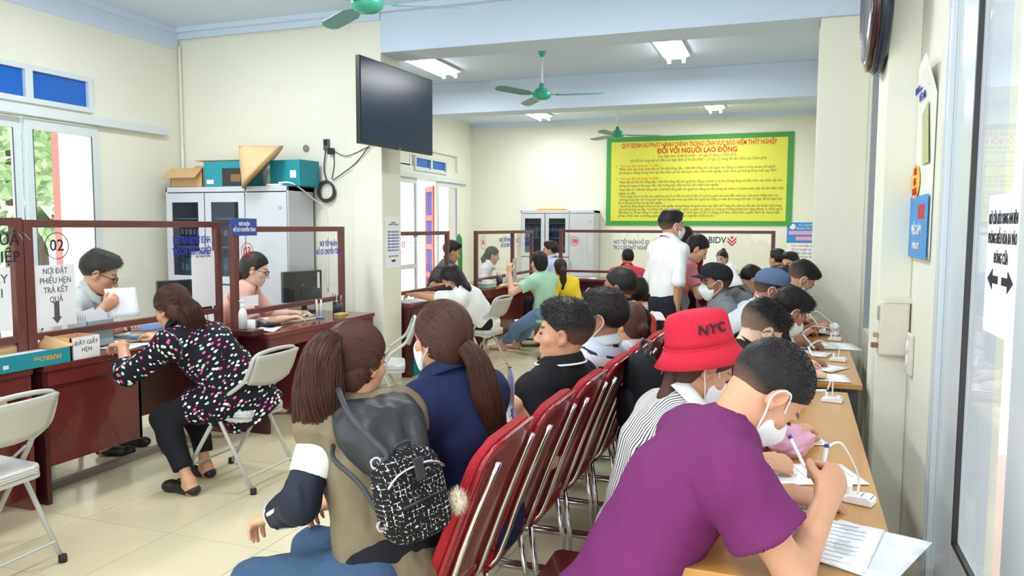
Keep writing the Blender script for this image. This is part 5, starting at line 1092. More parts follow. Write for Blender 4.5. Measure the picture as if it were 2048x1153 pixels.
pk = person('man in a black cap, white mask and grey sweater facing left', (-.51, 6.07, 1.12), (-.36, 6.12, .54), 195, 200, -4, 0, R=dict(h=(-.72, 6.2, .72), c=.5), L=dict(h=(-.66, 5.92, .70), c=.5), skin=2, hair='cap', shirt=dict(m=F_grey, sl=1.9, e=.022), mask=True, vox=.010, hs=1.08, seed=20)
cap_on(pk, fab('black_cap_cloth', '#26282b'), h=.007)

# ------------------------------------------------------------------ people on the red chairs
pn_ = person('woman with a long ponytail in an olive jacket with a tweed backpack', (-1.225, 2.02, 1.13), (-1.06, 1.92, .55), 150, 78, -4, 0,
    L=dict(h=(-1.395, 1.85, .695), el=(-1.262, 1.775, .775), d=(-.9, .12, -.35), n=(0, 0, -1), c=.55), R=dict(h=(-1.36, 2.10, .66), d=(-.7, .1, -.3), c=.6), fL=(-1.42, 1.80), fR=(-1.40, 2.12), hipface=172, skin=1, fem=True, hair='pony', hm=HBR,
    tail=[((0, -.098, .088), .026), ((.005, -.145, .05), .052), ((.005, -.165, -.05), .068), ((-.01, -.155, -.14), .066), ((-.025, -.145, -.24), .04)], shirt=dict(m=F_olive, name='jacket', sl=.12, e=.022, hem=.07, col=False, hood=F_blk2, wr=.007), pants=dict(m=F_denim), vox=.007, s=1.0, hs=.98, sw=.122, shrug=.035, strands=3200, seed=21, bulge=.03, shoes=Sh_blk)
for A in (pn_['AL'], pn_['AR']):
    a, e_, w_ = A['s'], A['e'], A['w']; u = unit(e_-a)
    pn_['garment']('sleeve_cap', [cone(a+(e_-a)*.0, a+(e_-a)*.64, .066, .058, .02, cap=True)], F_wht, .007, .004)
    pn_['garment']('sleeve', [cone(a+(e_-a)*.6, e_, .053, .052, .02), cone(e_, e_+(w_-e_)*.82, .052, .045, .02, cap=True)], F_navy2, .007, .007)
    pn_['garment']('cuff', [cone(e_+(w_-e_)*.70, e_+(w_-e_)*.93, .049, .047, .01, cap=True)], F_wht, .007, .003)
    out_ = unit(V3((-.6, -.8, 0))); q_ = [a+(e_-a)*.6+out_*.052, e_+out_*.051, e_+(w_-e_)*.7+out_*.045]
    MB().tube([tuple(p-pn_['org']) for p in q_], .009, 6).build('sleeve_stripe', F_wht, pn_['root'], smooth=True)
pn_['garment']('waistband', [cone(pn_['Pv']+V3((0, 0, .03)), pn_['Pv']-V3((0, 0, .035)), .163, .163, .02, (pn_['f'], .74), cap=True)], F_black, .008, .002)
pv = person('woman with a low brown ponytail in a navy jacket and white mask', (-1.095, 2.35, 1.165), (-1.0, 2.46, .54), 160, 158, -3, 0, L=dict(h=(-1.40, 2.3, .66), c=.4), R=dict(h=(-1.40, 2.55, .66), c=.4), skin=1, fem=True, hair='pony', hm=HBR,
    tail=[((0, -.105, -.015), .026), ((.02, -.150, -.06), .036), ((.05, -.165, -.18), .046), ((.085, -.155, -.30), .040), ((.11, -.14, -.42), .018)], shirt=dict(m=F_navy, name='jacket', sl=1.9, e=.026), vox=.007, mask=True, s=1.0, strands=2600, sw=.15, seed=22)
pb = person('man in profile in a black polo with a white-striped collar holding a paper fan', (-.885, 3.13, 1.092), (-1.06, 3.14, .53), 168, 184, 2, 0, L=dict(h=(-.99, 2.78, .86), d=(-.8, .3, .1), n=(.2, .8, -.3), c=.8, pole=(.3, -.6, -.8)), R=dict(h=(-1.38, 3.2, .70), c=.5), skin=1, hair='fade', shirt=dict(m=F_black, sl=.8, e=.020, stripe=True), vox=.007, hs=1.06, s=1.03, strands=2500, seed=23)
pd = person('man in a white mask and dashed light shirt on the fourth red chair', (-.885, 3.87, 1.075), (-1.05, 3.86, .53), 165, 178, 0, 0, L=dict(h=(-1.42, 3.75, .66), c=.4), R=dict(h=(-1.42, 4.0, .66), c=.4), skin=2, hair='short', shirt=dict(m=M_dash, sl=.85, e=.018, colm=F_lgrey), mask=True, vox=.008, s=1.04, hs=1.1, strands=1500, seed=24)
person('woman with brown hair in a dotted white blouse, mostly hidden', (-.86, 4.42, .98), (-1.0, 4.4, .50), 170, 150, -12, 0, skin=1, fem=True, hair='bun', hm=HBR, tail=(0, -.1, -.03), shirt=dict(m=M_dots, sl=.7), vox=.010, seed=25)
pj = person('man in a black jacket with white collar stripe on the sixth red chair', (-1.0, 4.83, 1.158), (-1.0, 4.8, .53), 160, 172, -2, 0, skin=2, hair='buzz', shirt=dict(m=F_black, name='jacket', sl=1.9, e=.024, stripe=True), vox=.010, hs=1.05, seed=26)
person('person in orange-red seen behind the man in the black jacket', (-1.0, 5.22, 1.08), (-.95, 5.2, .50), 170, 170, 0, 0, skin=1, hair='short', shirt=dict(m=F_or, sl=.8), vox=.013, seed=27)

# ------------------------------------------------------------------ people at the counters
pw = person('woman in a black blouse with coloured bow print leaning on the counter of window 02', (-3.40, 3.57, 1.05), (-3.06, 3.74, .545), 176, 172, -22, 0, L=dict(h=(-3.66, 3.44, .845), d=(-.9, .2, -.1), c=.5, pole=(.2, -.6, -.7)), R=dict(h=(-3.72, 3.8, .82), c=.5), fL=(-3.20, 3.44), fR=(-3.33, 3.72), skin=1, fem=True, hair='pony', hm=HBR,
    tail=[((0, -.09, .035), .03), ((.0, -.13, .0), .055), ((.02, -.13, -.08), .06), ((.04, -.11, -.16), .035)], shirt=dict(m=M_candy, name='blouse', sl=1.3, e=.026, hem=.16, wr=.006, colm=F_black), pants=dict(m=F_black, f1=1.8), shoes=Sh_blk, vox=.008, s=1.02, hs=1.08, strands=900, seed=31, fat=1.12, bulge=.05)
pw['garment']('blouse_skirt', [ell(pw['Pv'], (.165, .16, .125), k=.05), cone(pw['hipr'], pw['hipr']+(pw['kr']-pw['hipr'])*.62, .118, .098, .05, cap=True), cone(pw['hipl'], pw['hipl']+(pw['kl']-pw['hipl'])*.62, .118, .098, .05, cap=True), cone(pw['hipl']+V3((-.04, -.03, -.02)), pw['hipl']+V3((-.10, -.05, -.15)), .09, .07, .05, cap=True)], M_candy, .009, .005)
p2_ = person('man with black glasses looking down behind the glass marked 02', (-4.40, 3.96, 1.215), (-4.72, 3.80, .55), 20, 42, -24, 0, R=dict(h=(-4.20, 3.80, 1.0), d=(.4, .6, .5), n=(-.4, .5, .2), c=.6), L=dict(h=(-4.25, 4.05, .84), c=.5), skin=1, hair='short', shirt=dict(m=F_lgrey, sl=.8), glasses=True, shoes=Sh_blk, vox=.009, hs=1.16, strands=900, seed=32)
p3_ = person('woman in glasses and a salmon top typing behind the glass marked 03', (-4.12, 5.23, 1.185), (-4.45, 5.12, .52), 22, 30, -16, 0, R=dict(h=(-3.80, 5.20, .80), c=.4), L=dict(h=(-3.95, 5.55, .80), c=.4), skin=3, fem=True, hair='pony', tail=[((0, -.10, -.02), .03), ((0, -.13, -.05), .045), ((.0, -.14, -.11), .035)], shirt=dict(m=F_pink, sl=.9, col=False, vneck=True), glasses=True, vox=.009, hs=1.08, seed=33)
person('person at the left edge showing only a dark sleeve', (-3.42, 2.02, 1.12), (-3.2, 1.95, .53), 175, 175, -8, 0, L=dict(h=(-3.75, 1.85, .83), c=.5), R=dict(h=(-3.50, 2.33, .85), c=.4, pole=(.4, .6, -.6)), skin=1, hair='short', shirt=dict(m=F_black, sl=.8), vox=.011, seed=34)
person('person with black hair in a white shirt bent over forms near the wall', (-3.20, 7.13, 1.01), (-2.98, 7.50, .55), 190, 185, -38, 0, L=dict(h=(-3.62, 7.12, .84), d=(-.9, .1, 0), c=.5), R=dict(h=(-3.65, 7.45, .82), c=.5), skin=1, hair='long', mask=fab('mask_black', '#2b2b30'), shirt=dict(m=F_wht, sl=.9, e=.022), vox=.010, hs=1.08, seed=35)
person('staff man in a dark grey shirt behind the glass of the counter past the wall', (-4.0, 8.9, 1.22), (-4.25, 8.75, .52), 20, 40, -18, 0, L=dict(h=(-3.85, 8.95, .82), c=.5), R=dict(h=(-3.85, 8.6, .82), c=.5), skin=1, hair='short', shirt=dict(m=F_dgrey, sl=.8), vox=.011, hs=1.08, seed=36)
person('staff woman in white behind the glass near the green box', (-4.05, 10.45, 1.12), (-4.30, 10.4, .5), 15, 30, -15, 0, skin=0, fem=True, hair='pony', tail=[((0, -.1, 0), .03), ((0, -.13, -.05), .04), ((0, -.12, -.12), .03)], shirt=dict(m=F_wht, sl=.9), vox=.012, seed=37)
person('woman in a mint green T-shirt and jeans sitting sideways at the counter', (-2.74, 8.58, 1.12), (-2.66, 8.62, .545), 158, 140, -3, 0, L=dict(h=(-3.05, 8.42, 1.0), d=(-.1, .1, 1), n=(.2, .8, 0), c=.6, pole=(-.2, -.5, -1)), R=dict(h=(-3.3, 8.8, .82), c=.4), fL=(-3.32, 8.92), fR=(-3.2, 9.1), hipface=175, skin=0, fem=True, hair='bun', tail=(0, -.07, .0), shirt=dict(m=F_green, sl=.6, col=False, e=.018), pants=dict(m=F_denl, f1=1.8), vox=.010, hs=1.06, seed=38)
person('girl with a dark ponytail in a yellow top beside the woman in green', (-2.66, 9.2, 1.03), (-2.52, 9.35, .545), 150, 125, 0, 0, skin=0, fem=True, hair='pony', tail=[((0, -.1, .03), .035), ((0, -.13, -.03), .05), ((0, -.13, -.15), .05), ((0, -.11, -.26), .03)], hm=HDB, shirt=dict(m=F_yel, sl=.9, col=False), vox=.011, s=.92, seed=39)
person('man in a pale blue shirt at the inner corner of the counters', (-3.12, 10.28, 1.21), (-2.98, 10.2, .56), 165, 190, 0, 0, skin=1, hair='short', shirt=dict(m=F_sky, sl=.8), vox=.012, seed=40)
person('man in a red polo with his back turned at the counter under the banner', (-2.14, 10.85, 1.10), (-2.10, 10.70, .55), 95, 118, 0, 0, L=dict(h=(-2.45, 11.25, .83), c=.4), R=dict(h=(-1.85, 11.3, .82), c=.4), skin=1, hair='short', shirt=dict(m=F_red, sl=.8), vox=.012, seed=41)
person('woman with a topknot and white blouse behind the bank logo glass', (-.96, 12.4, 1.06), (-.90, 12.6, .5), 255, 248, -12, 0, skin=3, fem=True, hair='bun', tail=(-.01, -.045, .125), shirt=dict(m=F_wht, sl=.9), vox=.012, seed=42)
person('standing man in a white shirt and black trousers with his back half turned', (-.945, 6.70, 1.555), (-.98, 6.62, .90), 45, 38, -2, 0, R=dict(h=(-.86, 6.52, .86), d=(.15, .1, -1), n=(-.6, .6, 0), c=.25), L=dict(h=(-.95, 7.0, 1.05), c=.5), stand=True, skin=1, hair='fade', mask=True, shirt=dict(m=F_wht, sl=1.08, e=.018, ea=.012, hem=.14, wr=.006), shoes=Sh_blk, vox=.009, sw=.16, fat=.92, s=1.0, hs=1.03, seed=43)
person('woman with long black hair in a dark red top behind the standing man', (-.96, 7.72, 1.43), (-1.0, 7.7, .84), 60, 55, -5, 0, stand=True, skin=0, fem=True, hair='long', shirt=dict(m=F_dred, sl=1.9), pants=dict(m=fab('plum_trousers', '#3a1a2c')), shoes=Sh_blk, vox=.011, s=.96, seed=44)
person('woman in a pink top leaning to read a handful of papers', (-.80, 7.35, 1.345), (-.98, 7.28, .86), 15, 12, -34, 0, R=dict(h=(-.60, 7.2, 1.08), d=(.7, .2, .2), c=.6), L=dict(h=(-.55, 7.42, 1.06), c=.6), stand=True, skin=0, fem=True, hair='bun', tail=(0, -.09, -.02), shirt=dict(m=F_pink2, sl=.7, col=False), pants=dict(m=F_gtr), shoes=Sh_blk, vox=.010, s=.97, hs=1.05, seed=45)
# ------------------------------------------------------------------ red bucket hat
S = ph['S']; Hd = ph['H']; M_hat = fab('red_hat_cloth', '#cc2b3f', .85, .05)
hyaw = math.radians(22); Xh = Vector((math.cos(hyaw), math.sin(hyaw), 0)); tilt = math.radians(-9)
Zh = (Vector((0, 0, 1))*math.cos(tilt)+Xh*math.sin(tilt)).normalized(); Yh = Zh.cross(Xh).normalized(); Xh = Yh.cross(Zh)
HMx = Matrix(((Xh.x, Yh.x, Zh.x, 0), (Xh.y, Yh.y, Zh.y, 0), (Xh.z, Yh.z, Zh.z, 0), (0, 0, 0, 1)))
hat = thing('bucket_hat', 'red bucket hat with black NYC letters worn by the woman in stripes', 'hat', tuple(Hd+V3((-.01, .0, .068))))
prof = [(.004, .118), (.06, .117), (.085, .110), (.096, .094), (.104, .03), (.108, .008)]
def ell_lathe(pr, n=48, wob=0): 
    mb = MB(); mb.lathe(pr, n=n, M=HMx @ Matrix.Diagonal((1.06, .95, 1, 1))); return mb
ell_lathe(prof).build('crown', M_hat, hat, smooth=True)
ell_lathe([(.106, .012), (.1105, .010), (.1105, .002), (.106, .002)]).build('band_seam', M_hat, hat)
br = ell_lathe([(.106, .010), (.122, -.018), (.146, -.048), (.143, -.050), (.119, -.020), (.104, .006)]); br.build('brim', M_hat, hat, smooth=True)
cam_az = math.atan2(-Hd[1], -Hd[0])-hyaw
for ch, da in (('N', -.30), ('Y', 0), ('C', .30)):
    a = cam_az+.52+da; n_ = (HMx @ Vector((math.cos(a), math.sin(a), .12))).normalized(); c = HMx @ Vector((1.06*.1022*math.cos(a), .95*.1022*math.sin(a), .066)); r_ = Vector((0, 0, 1)).cross(n_).normalized()
    text(ch, .043, M_ink, hat, tuple(c+n_*.001), (r_, n_.cross(r_)), bold=.0006, depth=.002)

# ------------------------------------------------------------------ tweed backpack with pompom
nrm = Vector((-pn_['f'][0], -pn_['f'][1], .12)).normalized(); rzb = math.atan2(nrm.y, nrm.x)+PI/2
bp = thing('backpack', 'small black and white tweed backpack with a fur pompom on the olive jacket', 'backpack', (-.885, 1.76, .735), rzb)
bp.rotation_euler = (math.radians(-6), math.radians(-9), rzb)
def sbox(sx, sy, sz, c, pw=3.4, nu=28, nv=16):
    def f(u, v):
        a, b = u*2*PI-PI, v*PI-PI/2; sg = lambda x, p: math.copysign(abs(x)**p, x); e1, e2 = 2/pw, 2/pw
        return (c[0]+sx*sg(math.cos(b), e1)*sg(math.cos(a), e2), c[1]+sy*sg(math.cos(b), e1)*sg(math.sin(a), e2), c[2]+sz*sg(math.sin(b), e1)*1.0)
    return MB().grid(f, nu, nv)
sbox(.098, .05, .120, (0, 0, .12)).build('bag_body', M_tweed, bp, smooth=True)
sbox(.078, .018, .060, (0, -.05, .075)).build('front_pocket', M_tweed, bp, smooth=True)
MB().tube([(-.085+.17*k/12, -.052-.004*math.sin(k/12*PI), .205-.03*abs(k/6-1)**3) for k in range(13)], .004, 6).build('zip', M_chrome, bp, smooth=True)
MB().tube([(-.065, -.069, .118), (0, -.072, .121), (.065, -.069, .118)], .0045, 6).build('pocket_zip', M_black, bp, smooth=True)
B(-.006, .022, -.062, -.052, .165, .225).build('leather_tab', F_blk2, bp, bevel=.003); MB().tube(bez([(-.02, .0, .238), (-.02, -.01, .258), (.02, -.01, .258), (.02, 0, .238)], 5), .005, 6).build('top_handle', F_blk2, bp, smooth=True)
def wpath(pts): 
    Mi = (Matrix.Translation(bp.location) @ bp.rotation_euler.to_matrix().to_4x4()).inverted(); return [tuple(Mi @ Vector(p)) for p in pts]
bp_mw = Matrix.Translation(bp.location) @ bp.rotation_euler.to_matrix().to_4x4()
s1 = [(-1.15, 1.80, 1.10), (-1.075, 1.735, 1.05), (-.99, 1.71, .995), (-.945, 1.70, .965), tuple(bp_mw @ Vector((-.07, .0, .225)))]
MB().tube(wpath([tuple(p) for p in bez(s1, 6)]), .0085, 8).build('strap', F_blk2, bp, smooth=True)
s2 = [tuple(bp_mw @ Vector((-.085, .0, .07))), (-1.035, 1.715, .875), (-1.13, 1.745, .92), (-1.17, 1.80, .94)]
MB().tube(wpath([tuple(p) for p in bez(s2, 6)]), .007, 8).build('strap', F_blk2, bp, smooth=True)
for c in ((-.082, -.005, .235), (-.10, -.005, .075)): ring(M_chrome, bp, c, .016, .005, ((1, 0, 0), (0, 0, 1)), 'buckle_ring', 18, .002)
pm_ = MB(); rg = np.random.default_rng(3)
for k in range(500):
    d = rg.normal(size=3); d /= np.linalg.norm(d); c = V3((.118, -.03, .06)); a = c+d*.02; b = c+d*rg.uniform(.034, .046); s_ = np.cross(d, (.3, .2, .9)); s_ = s_/np.linalg.norm(s_)*.0022; pm_.add([a-s_, a+s_, b], [(0, 1, 2)])
po_ = pm_.build('pompom_fur', mat('cream_fur', '#d8cbb6', .9, noise=(30, .4)), bp); po_['kind'] = 'stuff'
sbox(.028, .028, .028, (.118, -.03, .06), 2.0, 12, 8).build('pompom_core', MATS['cream_fur'], bp, smooth=True)
# black rucksack of the man with glasses
rk = thing('rucksack', 'black rucksack hanging behind the man with glasses, next to the red chairs', 'backpack', (-.60, 3.42, .60), math.radians(-62))
sbox(.13, .07, .19, (0, 0, .19)).build('bag_body', F_black, rk, smooth=True); sbox(.10, .03, .10, (0, -.07, .13)).build('front_pocket', F_black, rk, smooth=True); MB().tube(bez([(-.05, 0, .37), (-.05, .02, .43), (.05, .02, .43), (.05, 0, .37)], 5), .009, 6).build('top_handle', F_blk2, rk, smooth=True)

# ------------------------------------------------------------------ stools under the writers
def stool(x, y, h, lb):
    t = thing('wooden_stool', lb, 'stool', (x, y, 0), 0, 'wooden stools at the writing tables')
    MB().prism(rrect(-.16, .16, -.13, .13, .03), h-.03, h, lambda u, v, d: (u, v, d)).build('seat', M_wood, t, bevel=.006)
    for a in (-1, 1):
        for b in (-1, 1): MB().bar((a*.12, b*.09, h-.03), (a*.15, b*.12, 0), .03, .03).build('leg', M_woodd, t)
    for a in (-1, 1): MB().bar((a*.14, -.1, .15), (a*.14, .1, .15), .02, .025).build('stretcher', M_woodd, t)
for x, y, h, lb in ((-.46, 1.84, .44, 'wooden stool under the man in purple'), (-.58, 2.42, .41, 'wooden stool under the woman in the bucket hat'), (-.60, 3.72, .41, 'wooden stool under the man with glasses'), (-.42, 4.93, .41, 'wooden stool under the masked writer in black'), (-.52, 5.55, .41, 'wooden stool under the man in the blue-grey cap'), (-.34, 6.2, .41, 'wooden stool at the end of the far writing table'), (-.36, 6.12, .43, 'wooden stool under the man in the black cap'), (-.62, 7.5, .39, 'wooden stool under the half hidden dark-haired person'), (.05, 9.1, .41, 'wooden stool beyond the column'), (-.15, 9.8, .41, 'wooden stool in front of the blue poster'), (-2.98, 10.2, .45, 'wooden stool under the man in pale blue'), (-4.72, 3.8, .44, 'wooden stool behind the glass marked 02'), (-4.45, 5.12, .41, 'wooden stool behind the glass marked 03'), (-4.25, 8.75, .41, 'wooden stool of the staff man past the wall'), (-4.30, 10.4, .39, 'wooden stool of the staff woman in white'), (-.90, 12.6, .39, 'wooden stool behind the bank logo glass'), (-3.2, 1.95, .42, 'wooden stool at the left edge')): stool(x, y, h, lb)

# ------------------------------------------------------------------ papers and pens on the writing tables
M_lineink = mat('handwriting_ink', '#8f96ad', .8)
def paper(lb, c, w_, h, rz, m=M_paper, rows=0, nm='paper_sheet', cat='paper', wave=.002, grp=None, fill=.8):
    t = thing(nm, lb, cat, c, math.radians(rz), grp)
    MB().grid(lambda u, v: ((u-.5)*w_, (v-.5)*h, .0012+wave*(math.sin(u*5+v*3)+1)*.5), 6, 6).build('sheet', m, t, smooth=True, thick=.0008)
    for k in range(rows):
        y = h*.42-h*.84*k/max(rows-1, 1); L = w_*.42*(1 if k % 4 else .7)
        o = MB()
        n_ = 26; o.tube([(-w_*.42+(L+w_*.42)*q/n_*fill, y+.0016*math.sin(q*2.3+k)+.0012*math.sin(q*5.1), .0022+wave*(math.sin(((-w_*.42+(L+w_*.42)*q/n_*fill)/w_+.5)*5+(y/h+.5)*3)+1)*.5) for q in range(n_+1)], .0007, 4).build('writing_line', M_lineink, t)
    return t
TZ = .751
paper('handwritten letter the man in purple is writing', (.045, 2.14, TZ), .21, .297, 8, rows=16)
paper('second handwritten sheet under his forearm', (.125, 2.06, TZ+.004), .21, .297, -14, rows=10, fill=.9)
paper('blank sheet in a clear plastic folder at the near table corner', (.20, 2.04, TZ), .23, .31, -24, wave=.004)
t = thing('plastic_folder', 'crumpled clear plastic folder lying under the papers at the table corner', 'folder', (.195, 1.985, TZ-.0005), math.radians(-30)); MB().grid(lambda u, v: ((u-.5)*.26, (v-.5)*.32, .002+.007*abs(math.sin(u*9+v*4)*math.sin(v*7+1))), 16, 16).build('film', glassmat('plastic_film', (.93, .95, .95), .15, 2.5), t, smooth=True)
paper('paper the woman in the bucket hat is writing on', (.09, 2.62, TZ), .21, .297, -70, rows=6)
paper('small slip near her far hand', (.10, 3.05, TZ), .10, .14, 20)
paper('white form across the front end of the second table', (.17, 4.28, .767), .297, .21, 6, rows=4)
paper('form under the pointing hand at the second table', (.17, 4.62, .767), .21, .297, 60, rows=5)
paper('large white form in the middle of the second table', (.24, 5.45, .767), .42, .297, 10, rows=5)
paper('crumpled white papers at the far end of the second table', (.20, 6.1, .767), .3, .25, 20, wave=.02)
paper('white sheet beside the crumpled papers at the far table end', (.12, 5.1, .767), .21, .297, 75, rows=4)
M_penblue = mat('pen_cap_blue', '#2c3fae', .4)
def penstand(lb, c, rz, tip=None, pen=None, z=TZ):
    t = thing('desk_pen', lb, 'pen', (c[0], c[1], z), math.radians(rz), 'white desk pens on stands')
    MB().prism([(-.045, 0), (.045, 0), (.045, .012), (.02, .022), (-.03, .026), (-.045, .018)], -.028, .028, lambda u, v, d: (u, d, v)).build('base', M_white, t, bevel=.003)
    B(.018, .03, -.012, .012, .015, .045).build('holder', M_white, t, bevel=.002); MB().add([(-.040, -.018, .0212), (-.012, -.018, .0248), (-.012, .018, .0248), (-.040, .018, .0212)], [(0, 1, 2, 3)]).build('blue_label', M_penblue, t, thick=.0008)
    if pen is None: pen = ((c[0]-.02, c[1], z+.05), (c[0]-.14, c[1]+.05, z+.03))
    Mi = (Matrix.Translation((c[0], c[1], z)) @ Matrix.Rotation(math.radians(rz), 4, 'Z')).inverted(); a, b = Vector(pen[0]), Vector(pen[1]); d = (b-a).normalized()
    bd = MB().tube([Mi @ p for p in (a, a+d*.015, b-d*.012, b)], [.0055, .006, .0055, .0018], 8).build('pen_barrel', M_white, t, smooth=True)
    MB().tube([Mi @ p for p in (a-d*.006, a+d*.004)], .0068, 8).build('pen_end', M_penblue, bd, smooth=True)
    h = Vector((c[0], c[1], z+.045)); mid = (a+h)/2+Vector((.01, .0, .045))
    MB().tube([Mi @ p for p in bez([a+d*.003, a+(mid-a)*.55+Vector((0, 0, .02)), mid, h+Vector((0, 0, .03)), h-Vector((0, 0, .02))], 6)], .0035, 6).build('cord', M_white, t, smooth=True)
penstand('white desk pen of the man in purple with its stand at the table edge', (.215, 2.40), 160, pen=((.117, 2.225, .955), (.09, 2.16, .775)))
t = thing('writing_pen', 'white pen with a blue end in the hand of the woman in the bucket hat', 'pen', (.05, 2.66, .80)); MB().tube([(-.02, .01, .05), (.03, -.03, -.04), (.035, -.034, -.05)], [.006, .0055, .002], 8).build('pen_barrel', M_white, t, smooth=True); MB().tube([(-.026, .0145, .06), (-.02, .01, .05)], .0066, 8).build('pen_end', M_penblue, t, smooth=True)
penstand('white desk pen resting on its stand at the far end of the near table', (.215, 3.78), 170)
penstand('white desk pen near the pointing hand on the second table', (.30, 4.86), 165, pen=((.13, 4.74, .86), (.17, 4.62, .79)), z=.767)
penstand('white desk pen with a long cord by the large form', (.33, 5.75), 165, pen=((.10, 5.2, .88), (.18, 5.15, .79)), z=.767)
penstand('small distant white desk pen at the far table end', (.33, 6.05), 165, pen=((.16, 6.05, .92), (.26, 5.98, .80)), z=.767)
# pink plastic bag and tissue
M_bag = mat('pink_film', '#efb3cc', .25, noise=(20, .1)); M_bag.node_tree.nodes['Principled BSDF'].inputs['Alpha'].default_value = .72
def crumple(nm, lb, cat, c, r, m, sd_, sq=.7, amp=.25):
    mb = MB(); nu, nv = 26, 16
    P_ = []
    for j in range(nv+1):
        for i in range(nu+1):
            a, b = 2*PI*(i % nu)/nu, PI*j/nv-PI/2; P_.append((math.cos(b)*math.cos(a), math.cos(b)*math.sin(a), math.sin(b)))
    P_ = np.array(P_); w_ = 1+amp*(np.abs(wav(P_, sd_, .55, 3))-.5); Vv = P_*w_[:, None]*np.array([r, r*1.1, r*sq]); Vv[:, 2] = np.maximum(Vv[:, 2]+r*sq*.8, .001)
    mb.add(Vv, [(j*(nu+1)+i, j*(nu+1)+i+1, (j+1)*(nu+1)+i+1, (j+1)*(nu+1)+i) for j in range(nv) for i in range(nu)]); o = mb.build(nm, m); o.location = c; return tag(o, lb, cat)
crumple('plastic_bag', 'crumpled translucent pink plastic bag on the near writing table', 'bag', (.025, 2.83, TZ), .078, M_bag, 5, .8)
crumple('purse', 'small dark pink purse under the plastic bag', 'purse', (-.09, 2.80, TZ), .04, fab('dark_pink', '#9b3d63'), 8, .6)
crumple('paper_tissue', 'crumpled white tissue at the wall end of the second table', 'tissue', (.35, 6.2, .767), .05, M_paper, 9, .8, .5)
# fan and sheet of the man in the black polo
hf_ = thing('hand_fan', 'lilac plastic hand fan held by the man in the black polo', 'fan', (-.935, 2.60, .945), math.radians(-62))
MB().prism([(.085*math.cos(a)*(1+.12*math.sin(a)), .085*math.sin(a)*1.05) for a in np.linspace(0, 2*PI, 28)[:-1]], -.002, .002, lambda u, v, d: (u, d+.03*v, v)).build('fan_leaf', mat('lilac_plastic', '#8f87bd', .25), hf_, bevel=.001)
MB().tube([(.055, 0, -.05), (.10, .005, -.09)], .008, 8).build('handle', MATS['lilac_plastic'], hf_)
paper('white sheet on the lap of the man in the black polo', (-1.12, 2.80, .80), .21, .28, 30, wave=.01)
paper('white sheets read by the woman in pink', (-.52, 7.25, 1.10), .21, .297, 20, wave=.01, nm='paper_bundle').rotation_euler = (math.radians(38), math.radians(-15), math.radians(20))
paper('pale form held up by the man behind the glass marked 02', (-4.17, 3.93, 1.03), .2, .2, 40).rotation_euler = (math.radians(70), 0, math.radians(70))
paper('folded white paper beside the standing man', (-.80, 6.35, .62), .2, .25, 20, wave=.01).rotation_euler = (math.radians(55), math.radians(20), math.radians(10))

# ------------------------------------------------------------------ things on the near counters
dz = .78
tb = thing('paper_carton_tray', 'teal paper carton used as an open tray on the counter by window 02', 'box', (-3.90, 2.985, dz), PI/2)
th = .005; lx, ly = .41, .24
mb = MB().box(-lx/2, lx/2, -ly/2, ly/2, 0, th).box(-lx/2, lx/2, ly/2-th, ly/2, 0, .09).box(-lx/2, -lx/2+th, -ly/2, ly/2, 0, .09).box(lx/2-th, lx/2, -ly/2, ly/2, 0, .09).build('inner_walls', M_card, tb)
B(-lx/2, lx/2, -ly/2-.001, -ly/2+th, 0, .085).build('front_wall', M_teal, tb)
MB().add([(-lx/2, ly/2, .09), (lx/2, ly/2, .09), (lx/2, ly/2+.03, .14), (-lx/2, ly/2+.03, .14)], [(0, 1, 2, 3)]).build('flap', M_card, tb, thick=.004); MB().add([(lx/2, -ly/2, .085), (lx/2, ly/2, .085), (lx/2+.03, ly/2, .135), (lx/2+.03, -ly/2, .095)], [(0, 1, 2, 3)]).build('flap', M_card, tb, thick=.004)
B(-lx/2+.02, lx/2-.02, -ly/2+.02, ly/2-.02, .05, .06).build('paper_stack', M_paper, tb)
lt = text('PAPER', .035, mat('print_orange', '#e2a04a', .5), tb, (.10, -ly/2-.0016, .045), ((-1, 0, 0), (0, 0, -1)), bold=.001); text('One', .038, MATS['print_orange'], tb, (.02, -ly/2-.0016, .045), ((-1, 0, 0), (0, 0, -1)), shear=.3); B(-.19, -.16, -ly/2-.002, -ly/2-.001, .02, .04).build('white_label', M_white, tb)
sgx = thing('card_stand', 'white card sign leaning on a cardboard box at the 02 counter edge', 'sign', (-3.80, 3.315, dz), PI/2)
B(-.09, .09, -.003, 0, 0, .125).build('card', M_paper, sgx); text('ĐẶT GIẤY\nHẸN', .034, M_inkg, sgx, (0, -.0036, .07), AXY, lines=1.15)
bx_ = openbox('cardboard_box', 'shallow cardboard box behind the white card sign', 'box', (-3.89, 3.315, dz), PI/2, .19, .16, .125, M_card, flaps=False)
gb = thing('file_bin', 'pale grey-blue plastic bin full of folded papers behind the glass marked 02', 'bin', (-4.15, 3.66, dz), PI/2); M_bin = mat('bin_bluegrey', '#9fb4bb', .4)
MB().box(-.10, .10, -.08, .08, 0, .008).box(-.10, .10, -.08, -.072, 0, .17).box(-.10, .10, .072, .08, 0, .17).box(-.10, -.092, -.08, .08, 0, .17).box(.092, .10, -.08, .08, 0, .17).build('bin_body', M_bin, gb, bevel=.003); B(-.02, .02, -.084, -.08, .11, .14).build('grip', M_white, gb)
for k in range(6): MB().add([(-.08+.005*k, -.06+.022*k, .02), (.085, -.06+.022*k, .02), (.08, -.05+.022*k, .21+.012*(k % 3)), (-.075, -.05+.022*k, .205+.01*((k+1) % 3))], [(0, 1, 2, 3)]).build('folded_paper', M_paper, gb, thick=.003)
gb2 = copy_tree(gb); gb2.location = (-4.18, 2.93, dz); gb2['label'] = 'pale grey-blue plastic bin behind the partition at the left edge'
